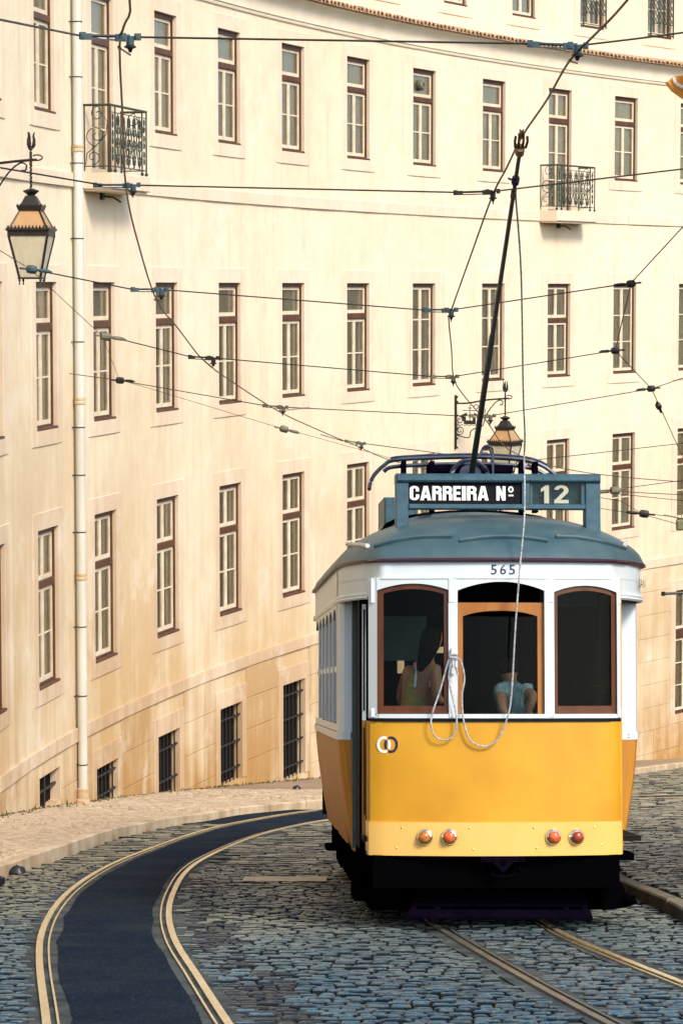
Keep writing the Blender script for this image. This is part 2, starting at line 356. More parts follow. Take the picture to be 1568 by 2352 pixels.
# asphalt between the curving rails, with a ragged patched edge
asm = MB(); rr_ = random.Random(5); rows = []
fineL, fineR = dense(LR, 30), dense(RR, 30)
y = 8.0; ia = 0
A = offs(fineL, .11); B = offs(fineR, -.11)
for k, (a, b) in enumerate(zip(A, B)):
    ja = .05 * abs(math.sin(k * .037) * math.sin(k * .113)) + rr_.uniform(0, .012); jb = .05 * abs(math.sin(k * .029 + 1) * math.sin(k * .087)) + rr_.uniform(0, .012)
    d = math.hypot(b[0] - a[0], b[1] - a[1]); ux, uy = (b[0] - a[0]) / d, (b[1] - a[1]) / d
    p, q = (a[0] + ux * ja, a[1] + uy * ja), (b[0] - ux * jb, b[1] - uy * jb)
    rows.append([(p[0], p[1], GZ(p[1]) + .004), ((p[0] + q[0]) / 2, (p[1] + q[1]) / 2, GZ((p[1] + q[1]) / 2) + .010), (q[0], q[1], GZ(q[1]) + .004)])
asm.grid(rows); tag(asm.build('asphalt_strip', MT['asphalt'], None), kind='structure')
# asphalt repairs outside the track
patches = [(-1.22, 26.3, .20, 1.3), (-1.20, 23.6, .10, .8), (-1.00, 21.2, .15, 1.1), (-.72, 19.2, .10, .5), (-.50, 17.3, .20, .9), (-.28, 15.6, .13, .6), (-.10, 14.6, .2, .5), (-1.30, 31.2, .07, .7), (-2.62, 34.5, .12, .6), (-.55, 16.2, .07, .25), (-.85, 22.4, .05, .3)]
def patch_r(px, py, seed):
    def f(a): return 1 + .25 * math.sin(3 * a + seed) + .18 * math.sin(7 * a + 2 * seed)
    return f
pm = MB()
# wide asphalt apron between the far kerb and the rail
KERB = [(-4.2, 8), (-4.0, 14), (-3.8, 20), (-3.62, 25), (-3.47, 28.06), (-3.20, 32.0), (-2.95, 35.5), (-2.36, 38.9), (-2.0, 39.95), (-1.50, 42.2), (-.33, 44.9), (1.6, 49.2), (4.0, 55.0), (6.3, 61.5), (8.0, 66.9), (9.6, 70.3), (13, 75), (17, 80)]
dK = dense(KERB, 10)
ap = []
for k in range(40):
    y = 39.2 + k * .12
    x0 = polyx(dK, y) + .03; x1 = polyx(fineL, y) - .11 if y < 43.6 else x0 + 1.2
    ap.append([(x0, y, GZ(y) + .006), (x1, y, GZ(y) + .006)])
pm.grid(ap)
far = []
for k in range(12):
    y = 44 + k * 3.0; x0 = polyx(dK, y) + .03
    far.append([(x0, y, GZ(y) - .01), (x0 + 3.5, y, GZ(y) - .01)])
tag(pm.build('asphalt_repair', MT['asphalt'], None), kind='structure')
def in_patch(x, y):
    for i, (px, py, ra, rb) in enumerate(patches):
        dx, dy = (x - px) / ra, (y - py) / rb; r = math.hypot(dx, dy)
        if r < 1.8 and r < patch_r(px, py, i)(math.atan2(dy, dx)) * 1.35: return True
    return False
# right-hand raised island kerb
IK = [(2.95, 8), (2.92, 14), (2.87, 19), (2.81, 22.66), (2.745, 24.37), (2.62, 25.9), (2.60, 28), (2.72, 32), (3.3, 36.5), (4.9, 41.5), (7.8, 45.9), (14, 49.2), (26, 54.2)]
dI = dense(IK, 8)

def sett_shape(mb, cx, cy, lx, ly, h, rnd, base=GZ, rot=0, inset=.011, top=0):
    c, s_ = math.cos(rot), math.sin(rot); tz = rnd.uniform(-.004, .004); ty_ = rnd.uniform(-.10, .10)
    def P(x, y, z): X = cx + c * x - s_ * y; Y = cy + s_ * x + c * y; return (X, Y, base(Y) + z + ty_ * y + tz * x)
    q = []
    for (ex, ey, z) in ((lx / 2, ly / 2, -.04), (lx / 2, ly / 2, h - .010), (lx / 2 - inset, ly / 2 - inset, h)):
        for sx, sy in ((-1, -1), (1, -1), (1, 1), (-1, 1)):
            q.append(P(sx * ex * (1 + rnd.uniform(-.06, .06)), sy * ey * (1 + rnd.uniform(-.07, .07)), z))
    q.append(P(0, 0, h + .004)); f = []
    for r in (0, 4):
        for i in range(4): j = (i + 1) % 4; f.append((r + i, r + j, r + 4 + j, r + 4 + i))
    for i in range(4): f.append((8 + i, 8 + (i + 1) % 4, 12))
    mb.add(q, f); return 13
rnd = random.Random(11)
TT = lambda t: [3.2] * 4 + [3.2 if t < 2 else t] * 2 + [max(t, 2.1)] * 2 + [t] * 5     # dirt on the flanks and the downhill edge
cand = []; y = 12.6
while y < 44:
    dy = .102 if y < 30 else .12; xoff = rnd.uniform(0, .1)
    x0, x1 = max(polyx(dK, y) + .05, -.16 * y - 1.2), polyx(dI, y) - .06
    x1 = min(x1, .15 * y + 1.0)
    x = x0 + xoff
    while x < x1:
        lx = rnd.uniform(.09, .165) if y < 30 else rnd.uniform(.18, .30)
        cx = x + lx / 2; wy = .045 * math.sin(cx * 2.1 + y * .5) + .03 * math.sin(cx * 5.3 + y * 1.7) + .012 * math.sin(cx * 17 + y * 3)
        yy = y + wy
        if yy > 12.4:
            a, b, c3, d3 = polyx(fineL, yy), polyx(fineR, yy), polyx(dTL, yy), polyx(dTR, yy)
            ok = not (a - .10 < cx < b + .10) and min(abs(cx - c3), abs(cx - d3)) > .10 + lx * .25
            if 39.2 < yy < 44 and cx < a: ok = False
            if rnd.random() < .004: ok = False
            if ok: cand.append((cx, yy, lx - .012, dy - rnd.uniform(.028, .042), y))
        x += lx
    y += dy
def vis(c): return abs(c[0]) / c[1] < .118 and c[1] > 14.1
order = sorted(range(len(cand)), key=lambda i: (0 if vis(cand[i]) else 1, cand[i][1]))
first = set(order[:300]); big = MB(); att = []
for i, (cx, cy, lx, ly, _) in enumerate(cand):
    h = rnd.uniform(-.011, .011) + .008 * math.sin(cx * 1.3) * math.sin(cy * .9); tnt = rnd.random() ** 2.2
    if in_patch(cx + rnd.uniform(-.04, .04), cy) and rnd.random() < .9: tnt = 3.0 + rnd.random() * .3; h -= .006
    if i in first:
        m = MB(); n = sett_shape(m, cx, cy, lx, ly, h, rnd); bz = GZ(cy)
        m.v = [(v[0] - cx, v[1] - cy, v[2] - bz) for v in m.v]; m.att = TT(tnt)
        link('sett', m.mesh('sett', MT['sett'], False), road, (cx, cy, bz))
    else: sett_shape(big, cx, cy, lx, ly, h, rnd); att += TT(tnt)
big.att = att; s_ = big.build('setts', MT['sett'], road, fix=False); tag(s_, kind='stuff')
# island: raised cobbled ground to the right of the kerb
isl = MB(); rowsI = []
for (x, y) in dI: rowsI.append([(x + .02, y, GZ(y) + .075), (x + 45, y, GZ(y) + .075)])
isl.grid(rowsI); isl.grid([[(a[0][0], a[0][1], a[0][2]), (a[0][0], a[0][1], a[0][2] - .3)] for a in rowsI])
island = isl.build('island_ground', MT['bed']); tag(island, kind='structure')
im = MB(); ia = []; y = 17.0; GI = lambda y: GZ(y) + .105
def island_far(x):
    for i in range(len(dI) - 1):
        if dI[i][0] <= x <= dI[i + 1][0] and dI[i][1] > 28: t = (x - dI[i][0]) / (dI[i + 1][0] - dI[i][0] + 1e-9); return dI[i][1] + t * (dI[i + 1][1] - dI[i][1])
    return 99
while y < 49:
    dy = .11 if y < 32 else .16; x = polyx(dI, y) + .17 + rnd.uniform(0, .1); xe = .19 * y + 1.2
    while x < xe:
        lx = rnd.uniform(.11, .19) * (1 if y < 32 else 1.4); cx = x + lx / 2; yy = y + .05 * math.sin(cx * 1.9 + y * .6) + .025 * math.sin(cx * 5 + y)
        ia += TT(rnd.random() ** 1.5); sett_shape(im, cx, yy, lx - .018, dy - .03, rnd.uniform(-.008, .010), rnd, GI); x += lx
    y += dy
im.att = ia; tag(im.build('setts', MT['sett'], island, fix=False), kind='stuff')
# far carriageway beyond the island: coarser setts
fm = MB(); fa = []; y = 44.0
while y < 70:
    dy = .22; xa, xb = max(polyx(dK, y) + .08, .09 * y), min(.13 * y + 1, 30)
    x = xa
    while x < xb:
        lx = rnd.uniform(.2, .36); cx = x + lx / 2
        isl_y = island_far(cx)
        near_rail = min(abs(y - 49.66 - (cx - 5.36) * .56), abs(y - 48.75 - (cx - 5.6) * .54)) < .16
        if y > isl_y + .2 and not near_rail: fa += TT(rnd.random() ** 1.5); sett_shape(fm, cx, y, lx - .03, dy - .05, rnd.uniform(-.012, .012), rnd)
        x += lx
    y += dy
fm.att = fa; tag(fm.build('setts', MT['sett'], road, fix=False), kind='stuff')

# kerb stones
def kerb_line(parent, line, step, w, top, side, ymax, ymin, km=None):
    km = km or MT['kerb']
    acc = 0; pts = [line[0]]
    for i in range(1, len(line)):
        pts.append(line[i])
    L = [0]
    for i in range(1, len(pts)): L.append(L[-1] + math.hypot(pts[i][0] - pts[i - 1][0], pts[i][1] - pts[i - 1][1]))
    def at(s):
        for i in range(1, len(L)):
            if L[i] >= s: t = (s - L[i - 1]) / (L[i] - L[i - 1] + 1e-9); return (pts[i - 1][0] + t * (pts[i][0] - pts[i - 1][0]), pts[i - 1][1] + t * (pts[i][1] - pts[i - 1][1]))
        return pts[-1]
    s = 0; rn = random.Random(3)
    while s < L[-1] - step:
        st = step * rn.uniform(.8, 1.2); a = at(s + .012); b = at(min(s + st - .012, L[-1])); s += st
        if a[1] < ymin or a[1] > ymax: continue
        tx, ty = b[0] - a[0], b[1] - a[1]; l = math.hypot(tx, ty); nx, ny = -ty / l * side, tx / l * side
        dz = rn.uniform(-.006, .006); m = MB(); v = []
        bv = .015
        for (px, py) in (a, b):
            for off, z in ((0, -.06), (0, top - bv), (bv, top), (w - bv, top), (w, top - bv), (w, -.06)):
                X, Y = px + nx * off, py + ny * off; v.append((X - a[0], Y - a[1], GZ(Y) + z + dz - GZ(a[1])))
        f = [(i, i + 1, i + 7, i + 6) for i in range(5)] + [(0, 6, 11, 5), (5, 4, 3, 2, 1, 0), (6, 7, 8, 9, 10, 11)]
        m.add(v, f); m.build('kerb_stone', km, parent, loc=(a[0], a[1], GZ(a[1])))
pv = MB(); WALL0 = None
# ------------------------------------------------------------------ the curved facade
PTS = [(-5.15, 16.0), (-5.32, 22.5), (-5.385, 28.827), (-5.377, 31.971), (-5.220, 35.639), (-4.898, 39.360), (-4.475, 42.443), (-3.861, 45.495), (-3.048, 48.739), (-2.079, 51.930), (-0.957, 55.065), (0.334, 58.185), (1.787, 61.265), (3.468, 64.418), (5.202, 67.327), (7.064, 70.154), (9.035, 72.879), (11.121, 75.523), (13.420, 78.202), (15.880, 80.841)]
WL = [(q.x, q.y) for q in smooth_line([(a, b, 0) for a, b in PTS], 20)]
SL = [0]
for i in range(1, len(WL)): SL.append(SL[-1] + math.hypot(WL[i][0] - WL[i - 1][0], WL[i][1] - WL[i - 1][1]))
SL = np.array(SL); WX = np.array([p[0] for p in WL]); WY = np.array([p[1] for p in WL])
def wp(s, off=0.0, z=0.0):
    x = float(np.interp(s, SL, WX)); y = float(np.interp(s, SL, WY)); e = .25
    tx = float(np.interp(s + e, SL, WX) - np.interp(s - e, SL, WX)); ty = float(np.interp(s + e, SL, WY) - np.interp(s - e, SL, WY)); l = math.hypot(tx, ty)
    return (x + ty / l * off, y - tx / l * off, z)
def ang(s):
    a = wp(s - .3); b = wp(s + .3); return math.atan2(b[1] - a[1], b[0] - a[0])
CS = {i - 4: float(SL[(i + 2) * 20]) for i in range(1, 17)}    # arc position of the window columns -3 .. 12
SMAX = float(SL[-1]); WW = 1.17
BO = Vector((-2.1, 51.9, GZ(51.9)))
bld = empty('building', BO, 'long curved cream building with rows of brown framed windows and iron balconies', 'building')
def bb(mb, name, m, parent=bld, **k):
    mb.v = [(v[0] - BO.x, v[1] - BO.y, v[2] - BO.z) for v in mb.v]; return mb.build(name, m, parent, **k)
gz_s = lambda s: GZ(wp(s)[1]) + .12
# openings per column: (kind, z0, z1)
OP = {}
for c in range(-3, 13):
    l = []
    l.append(('B1' if c == 1 else 'B2' if c == 8 else 'T', 1.80 if c in (1, 8) else 2.656, 4.695))
    l.append(('P' if c in (6, 7, 9, 10) else 'Q' if c == 8 else 'S', -2.13, .07))
    l.append(('F', -6.05, -3.667))
    if c == 0: l.append(('g0', -7.95, -7.42))
    elif c in (1, 2, 3, 4): l.append(('g%d' % c, gz_s(CS[c] + .56) + (.0 if c < 3 else .12), -7.816))
    elif c in (5, 6, 7): l.append(('g5', -9.9, -7.816))
    elif c in (8, 9, 10, 11, 12): l.append(('D', -11.1, -7.89))
    OP[c] = l
w = MB(); segs = []
cols = sorted(CS); prev = 0.0
for c in cols:
    a, b = CS[c] - WW / 2, CS[c] + WW / 2
    n = max(1, int((a - prev) / .8))
    for k in range(n): segs.append((prev + (a - prev) * k / n, prev + (a - prev) * (k + 1) / n, None))
    segs.append((a, b, c)); prev = b
for k in range(6): segs.append((prev + (SMAX - prev) * k / 6, prev + (SMAX - prev) * (k + 1) / 6, None))
ZB, ZT = -17.0, 5.10
for a, b, c in segs:
    zs = [ZB]
    if c is not None:
        for k, z0, z1 in sorted(OP[c], key=lambda q: q[1]): zs += [z0, z1]
    zs.append(ZT)
    for i in range(0, len(zs), 2):
        w.add([wp(a, 0, zs[i]), wp(b, 0, zs[i]), wp(b, 0, zs[i + 1]), wp(a, 0, zs[i + 1])], [(0, 1, 2, 3)])
bb(w, 'wall', MT['plaster'])
# thick body of the building behind the facade, so that side views find a solid
bk = MB(); bk.grid([[wp(s, -.7, ZB), wp(s, -.7, 5.0)] for s in np.linspace(0, SMAX, 40)])
bb(bk, 'inner_wall', MT['dark'])
def sweep(prof, s0, s1, n):
    m = MB(); m.grid([[wp(s, o_, z) for o_, z in prof] for s in np.linspace(s0, s1, n)]); return m
bb(sweep([(0, 5.10), (.03, 5.11), (.045, 5.14), (.045, 5.165), (.07, 5.18), (.07, 5.20), (.075, 5.24), (.09, 5.36), (.13, 5.47), (.20, 5.535), (.24, 5.545), (.24, 5.59), (.0, 5.62)], 0, SMAX, 120), 'cornice', MT['cornice'], smooth=True)
def band(z0, z1, pr, step, name, mm, b=.006):
    s = .3; rn = random.Random(int(abs(z0) * 10))
    while s < SMAX - step:
        st = step * rn.uniform(.7, 1.25); a, e = s + .004, s + st - .004; s += st
        A = wp(a); E = wp(e); th = math.atan2(E[1] - A[1], E[0] - A[0]); L = math.hypot(E[0] - A[0], E[1] - A[1])
        p = pr + rn.uniform(-.003, .004)
        m = MB(); m.bbox(0, L, -p, .01, z0, z1, b)
        ob = m.build(name, mm, bld, loc=(A[0] - BO.x, A[1] - BO.y, -BO.z)); ob.rotation_euler = (0, 0, th)
band(-7.19, -6.97, .045, 1.7, 'course_stone', MT['stone'])
band(1.55, 1.77, .03, 2.3, 'course_stone', MT['stone'])
# roof tiles along the eave, roof slope and the set-back attic wall
tm = MB(); prof = []
nn = 7
for yy, r0, dz in ((-.34, .092, 0), (.15, .078, .10)):
    for k in range(nn):
        a = math.pi * k / (nn - 1); prof.append((r0 * math.cos(a), yy, r0 * math.sin(a) + dz))
    for k in range(nn):
        a = math.pi * (nn - 1 - k) / (nn - 1); prof.append(((r0 - .018) * math.cos(a), yy, (r0 - .018) * math.sin(a) + dz))
v = prof; f = []
for k in range(2 * nn): j = (k + 1) % (2 * nn); f.append((k, j, 2 * nn + j, 2 * nn + k))
for k in range(nn - 1): f.append((k, k + 1, 2 * nn - 2 - k, 2 * nn - 1 - k)); f.append((2 * nn + k, 4 * nn - 1 - k, 4 * nn - 2 - k, 2 * nn + k + 1))
tm.add(v, f); tmesh = tm.mesh('roof_tile', MT['tile'], False)
s = CS[3] - 1.0; rn = random.Random(9)
while s < SMAX - .5:
    p = wp(s); t = link('roof_tile', tmesh, bld, (p[0] - BO.x, p[1] - BO.y, 5.585 - BO.z + rn.uniform(-.012, .012)), ang(s) + rn.uniform(-.05, .05)); s += .205
bb(sweep([(.31, 5.578), (.29, 5.60), (-1.1, 5.95)], 0, SMAX, 100), 'roof_slope', MT['tile'])
at_ = MB(); AO = -1.0
atc = {c: CS[c] for c in range(4, 13)}
prev = 0.0; asg = []
for c in sorted(atc):
    asg.append((prev, atc[c] - .56, False)); asg.append((atc[c] - .56, atc[c] + .56, True)); prev = atc[c] + .56
asg.append((prev, SMAX, False))
for a, b, op in asg:
    n = 1 if op else max(1, int((b - a) / 1.0))
    for k in range(n):
        p, q = a + (b - a) * k / n, a + (b - a) * (k + 1) / n
        for z0, z1 in (((5.3, 6.48), (8.5, 13)) if op else ((5.3, 13),)):
            at_.add([wp(p, AO, z0), wp(q, AO, z0), wp(q, AO, z1), wp(p, AO, z1)], [(0, 1, 2, 3)])
bb(at_, 'attic_wall', MT['plaster'])
at2 = MB(); at2.grid([[wp(s, AO - .5, 5.3), wp(s, AO - .5, 13)] for s in np.linspace(0, SMAX, 40)]); bb(at2, 'inner_wall', MT['dark'])

# ---- windows
def panes(parent, x0, x1, z0, z1, rows, y=.105, fw=.055):
    """one casement: frame mesh with glazing bars, a glass pane for every light"""
    m = MB(); m.box(x0, x0 + fw, y - .025, y + .025, z0, z1); m.box(x1 - fw, x1, y - .025, y + .025, z0, z1)
    m.box(x0 + fw, x1 - fw, y - .022, y + .022, z0, z0 + fw * 1.25); m.box(x0 + fw, x1 - fw, y - .022, y + .022, z1 - fw, z1)
    h = (z1 - z0 - fw * 2.25) / rows; zz = z0 + fw * 1.25
    for r in range(1, rows): m.box(x0 + fw, x1 - fw, y - .014, y + .014, zz + h * r - .013, zz + h * r + .013)
    m.build('sash', MT['white'], parent)
    for r in range(rows):
        a, b = zz + h * r + (.013 if r else 0), zz + h * (r + 1) - (.013 if r < rows - 1 else 0)
        g = MB(); g.box(x0 + fw, x1 - fw, y - .003, y + .003, a, b); g.build('pane', MT['glassw'], parent)
def surround(parent, H, wd=.27, top=.27, bot=.27, depth=.16, pr=.022, arch=None):
    hw = WW / 2; m = MB()
    m.bbox(-hw - wd, -hw, -pr, .01, -bot, H + top, .006); m.bbox(hw, hw + wd, -pr, .01, -bot, H + top, .006)
    m.bbox(-hw, hw, -pr, .01, H, H + top, .006)
    if bot: m.bbox(-hw, hw, -pr - .004, .01, -bot, 0, .006)
    m.box(-hw - .03, -hw, .01, depth + .1, -.02, H + .02); m.box(hw, hw + .03, .01, depth + .1, -.02, H + .02)
    m.box(-hw, hw, .01, depth + .1, H, H + .03); m.box(-hw, hw, .01, depth + .1, -.03, 0)
    m.build('stone_surround', MT['stone'], parent)
def make_window(kind, H, curt):
    hw = WW / 2; fw = .045; m = MB()
    m.box(-hw, -hw + fw, .05, .14, 0, H); m.box(hw - fw, hw, .05, .14, 0, H); m.box(-hw + fw, hw - fw, .05, .14, H - .075, H)
    m.box(-hw + fw, hw - fw, .045, .14, 0, .035)
    a, b = -hw + fw + .002, hw - fw - .002; z0, z1 = .037, H - .077
    tr = {'T': (.655, .71), 'S': (.665, .72), 'F': (.62, .67), 'Q': (.58, .63), 'B1': (.72, .76), 'B2': (.72, .765), 'D': (.60, .68)}.get(kind)
    if tr: m.bbox(-hw + fw, hw - fw, .045, .14, H * tr[0], H * tr[1], .012)
    root = m.build('window', MT['brown'])
    cx = (a + b) / 2; g = .004
    if tr:
        lz, uz = H * tr[0] - .002, H * tr[1] + .002
        rows = 3 if kind in ('B1', 'B2', 'D') else 2
        panes(root, a, cx - g, z0, lz, rows); panes(root, cx + g, b, z0, lz, rows)
        if kind in ('T', 'S', 'B1'): panes(root, a, b, uz, z1, 1)
        else: panes(root, a, cx - g, uz, z1, 1); panes(root, cx + g, b, uz, z1, 1)
    else: panes(root, a, cx - g, z0, z1, 3); panes(root, cx + g, b, z0, z1, 3)
    c_ = MB(); xs = np.linspace(-hw, hw, 25); c_.grid([[(x, .150 + .008 * math.sin(x * 38) * (curt == 'curt_b'), 0), (x, .150 + .008 * math.sin(x * 38) * (curt == 'curt_b'), H)] for x in xs])
    c_.build('curtain', MT['curt_c' if curt == 'mix' else curt], root)
    if curt == 'mix':
        c_ = MB(); xs = np.linspace(-hw, -.02, 14); c_.grid([[(x + (.22 * max(0, .45 - abs(.6 - zz)) * (x + hw)), .135 + .006 * math.sin(x * 60), zz * H) for zz in (0, .15, .3, .45, .6, .8, 1)] for x in xs]); c_.build('net_curtain', MT['curt_b'], root)
    surround(root, H, top=.27, bot=0 if kind in ('B1', 'B2') else .27, depth=.10)
    return root
def sill(parent):
    m = MB(); hw = WW / 2; m.bbox(-hw + .003, hw - .003, -.03, .05, -.035, .004, .006); m.build('sill', MT['brown'], parent)
def place(o, s, z, off=0.0):
    p = wp(s, off); o.parent = bld; o.location = (p[0] - BO.x, p[1] - BO.y, z - BO.z); o.rotation_euler = (0, 0, ang(s)); return o
protos = {}
rc = random.Random(21)
def window_at(kind, H, c, z, off=0.0, curt=None):
    curt = curt or rc.choice(['curt_a', 'curt_a', 'curt_b', 'curt_c'])
    key = (kind, round(H, 2), curt)
    if key not in protos: protos[key] = make_window(kind, H, curt); o = protos[key]; sill(o)
    else: o = copy_tree(protos[key])
    return place(o, CS[c], z, off)
def make_grille(H, deep=.15, small=False):
    hw = WW / 2; m = MB()
    nv = 6
    if small:
        for x in (-hw * .1,): m.box(x - .03, x + .03, .06, .10, 0, H)
        m.box(-hw, hw, .06, .10, H * .5 - .02, H * .5 + .02)
    else:
        for k in range(nv): x = -hw + WW * (k + .5) / nv; m.tube([(x, .05, 0), (x, .05, H)], .014, 6)
        nh = max(2, int(H / .42))
        for k in range(nh):
            z = H * (k + .5) / nh; m.tube([(-hw - .0, .035, z), (hw, .035, z)], .019, 6)
            for j in range(nv): x = -hw + WW * (j + .5) / nv; m.lathe([(.0, -.03), (.032, -.012), (.032, .012), (.0, .03)], 8, None, (x, .038, z))
    root = m.build('window_grille', MT['iron'])
    surround(root, H, top=.0 if small else .33, bot=0, wd=.06 if small else .22, depth=deep - .1, pr=.012 if small else .03)
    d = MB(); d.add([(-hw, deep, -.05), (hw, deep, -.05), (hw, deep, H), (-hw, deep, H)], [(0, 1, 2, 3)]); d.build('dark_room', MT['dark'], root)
    return root
for c in cols:
    for k, z0, z1 in OP[c]:
        H = z1 - z0
        if k.startswith('g'): place(make_grille(H, small=(c == 0)), CS[c], z0)
        else:
            cu = None
            if k == 'T': cu = rc.choice(['curt_c', 'mix', 'curt_b', 'mix'])
            if k == 'S': cu = 'curt_a' if c < 3 else 'mix' if c in (4, 5) else 'curt_a'
            if k == 'P': cu = 'mix' if c in (6, 9) else 'curt_c'
            if k == 'F': cu = rc.choice(['curt_a', 'curt_a', 'mix'])
            window_at(k, H, c, z0, 0, cu)
for c in atc:
    window_at('T', 2.02, c, 6.48, AO, 'curt_c')
# fan in the upper light of the sixth top window
fn = MB(); Mf = Matrix.Rotation(R_(90), 4, 'X')
fn.lathe([(.10, 0), (.115, .03), (.115, .10), (.075, .13), (.03, .12), (.03, .05)], 20, Mf, (0, 0, 0))
fo = fn.build('window_fan', MT['olive']); p = wp(CS[6], -.13); fo.parent = bld; fo.location = (p[0] - BO.x, p[1] - BO.y, 4.36 - BO.z); fo.rotation_euler = (0, 0, ang(CS[6]))

# ashlar blocks of the ground storey
def blocks():
    rn = random.Random(4); rh = .60; z = -7.20; r = 0; base = MB()
    ms = {}
    while z > -13.5:
        z0 = z - rh
        iv = [(.2, SMAX)]
        for c in cols:
            for k, a, b in OP[c]:
                if b < -7 :
                    wd = .06 if c == 0 else .22 if k.startswith('g') else .27
                    tp = 0 if c == 0 else .33 if k.startswith('g') else .27; bt = .27 if k == 'D' else 0
                    if z > a - bt and z0 < b + tp:
                        A, B = CS[c] - WW / 2 - wd - .005, CS[c] + WW / 2 + wd + .005
                        iv = [q for (p, e) in iv for q in (((p, min(e, A)), (max(p, B), e)) if (A < e and B > p) else ((p, e),)) if q[1] - q[0] > .12]
        for p, e in iv:
            n = max(1, round((e - p) / 1.35))
            for k in range(n):
                a, b = p + (e - p) * k / n, p + (e - p) * (k + 1) / n
                if z < gz_s(a) - .3: continue
                A, B = wp(a), wp(b); L = math.hypot(B[0] - A[0], B[1] - A[1]) - .012; th = math.atan2(B[1] - A[1], B[0] - A[0])
                m = MB(); m.bbox(0, L, -.016 - rn.uniform(0, .004), .01, z0 + .010, z, .005)
                ob = m.build('stone_block', MT['ashlar'], bld, loc=(A[0] - BO.x, A[1] - BO.y, -BO.z), fix=False); ob.rotation_euler = (0, 0, th)
        z = z0; r += 1
blocks()

# balconies
def scroll(cx, cz, r, turns, a0, dr, n=26, mir=1):
    return [(cx + mir * (r * (1 - k / n * dr)) * math.cos(a0 + turns * 2 * math.pi * k / n), cz + (r * (1 - k / n * dr)) * math.sin(a0 + turns * 2 * math.pi * k / n)) for k in range(n + 1)]
def s_curve(cx, cz, r1, r2, h, mir=1, n=10):
    """upright C/S scroll: a curl at the top and a curl at the bottom joined by a bow"""
    top = scroll(cx, cz + h / 2 - r1, r1, 1.15, -math.pi / 2, .75, 18, mir)[::-1]
    bot = scroll(cx, cz - h / 2 + r2, r2, -1.15, math.pi / 2, .75, 18, mir)
    return top + bot
def make_balcony(wd, label=None):
    D = .45; H = 1.06; root = empty('balcony', (0, 0, 0)); root.empty_display_size = .2
    sl = MB(); sl.bbox(-wd / 2 - .06, wd / 2 + .06, -D - .05, .0, -.25, 0, .012); sl.box(-wd / 2 - .02, wd / 2 + .02, -D, 0, -.29, -.25)
    sl.build('slab', MT['stone'], root)
    r = MB(); g = -D
    for x0, y0, x1, y1 in ((-wd / 2, g, wd / 2, g), (-wd / 2, 0, -wd / 2, g), (wd / 2, 0, wd / 2, g)):
        M = 0
        for z, t in ((H, .022), (.10, .010), (H - .11, .008)):
            if z == H - .11 and x0 == x1: continue
            r.tube([(x0, y0, z), (x1, y1, z)], t, 6)
    for x in (-wd / 2, -wd / 2 + .24, wd / 2 - .24, wd / 2): r.tube([(x, g, .02), (x, g, H)], .014, 6); r.lathe([(.0, -.0), (.03, .02), (.03, .05), (.0, .07)], 8, None, (x, g, .0))
    for x in (-wd / 2, wd / 2): r.tube([(x, -.02, .02), (x, -.02, H)], .011, 6)
    r.build('railing', MT['greeniron'], root)
    q = MB()
    def line2(pts, y): q.tube([(a, y, b) for a, b in pts], .0085, 5)
    n = 5; bx0, bx1 = -wd / 2 + .24, wd / 2 - .24; step = (bx1 - bx0) / n
    for k in range(n):
        cx = bx0 + step * (k + .5)
        for mir in (1, -1):
            line2([(cx + mir * (.02 + .8 * (px_ - cx) * mir), pz) for px_, pz in s_curve(cx, .36, .10, .085, .46, mir)], g)
            line2([(cx + mir * (.02 + .8 * (px_ - cx) * mir), pz) for px_, pz in s_curve(cx, .76, .085, .10, .34, mir)], g)
        line2([(cx, .1), (cx, H - .11)], g)
        line2([(cx + (step / 2) * math.sin(t_ * math.pi), .12 + .78 * t_) for t_ in np.linspace(0, 1, 14)], g)
        line2([(cx - (step / 2) * math.sin(t_ * math.pi), .12 + .78 * t_) for t_ in np.linspace(0, 1, 14)], g)
    for cx in (-wd / 2 + .12, wd / 2 - .12):
        for cz in (.30, .56, .82):
            for mir in (1, -1): line2([(cx + (px_ - cx) * .55, pz) for px_, pz in s_curve(cx, cz, .06, .06, .25, mir)], g)
    # large S scrolls on the side panels
    for sx in (-wd / 2, wd / 2):
        big_ = []
        for k in range(60):
            t_ = k / 59; a = -math.pi / 2 + t_ * 2.9 * math.pi; rr = .17 * (1 - .82 * t_); big_.append((-.22 + rr * math.cos(a) * 1.1, .60 + rr * math.sin(a) - .02))
        q.tube([(sx, a, b) for a, b in big_], .008, 5)
        lo = []
        for k in range(40):
            t_ = k / 39; a = -math.pi / 2 - t_ * 2.3 * math.pi; rr = .12 * (1 - .8 * t_); lo.append((-.16 + rr * math.cos(a), .24 + rr * math.sin(a)))
        q.tube([(sx, a, b) for a, b in lo], .008, 5)
        up = []
        for k in range(40):
            t_ = k / 39; a = math.pi / 2 - t_ * 2.3 * math.pi; rr = .12 * (1 - .8 * t_); up.append((-.24 + rr * math.cos(a), .92 + rr * math.sin(a)))
        q.tube([(sx, a, b) for a, b in up], .008, 5)
        q.tube([(sx, a, b) for a, b in [(-.04, .12), (-.06, .3), (-.22, .43), (-.38, .6), (-.40, .8), (-.24, 1.04)]], .008, 5)
    q.build('scrollwork', MT['greeniron'], root)
    b = MB(); b.tube([(.0, 0, -.34), (.02, -.18, -.36), (.05, -.30, -.44)], .018, 6); b.box(-.14, .0, -.04, 0, -.40, -.29); b.build('bracket', MT['iron'], root)
    return root
bal = make_balcony(1.95); place(bal, CS[1], 1.80)
b2 = copy_tree(bal); place(b2, CS[8], 1.80)
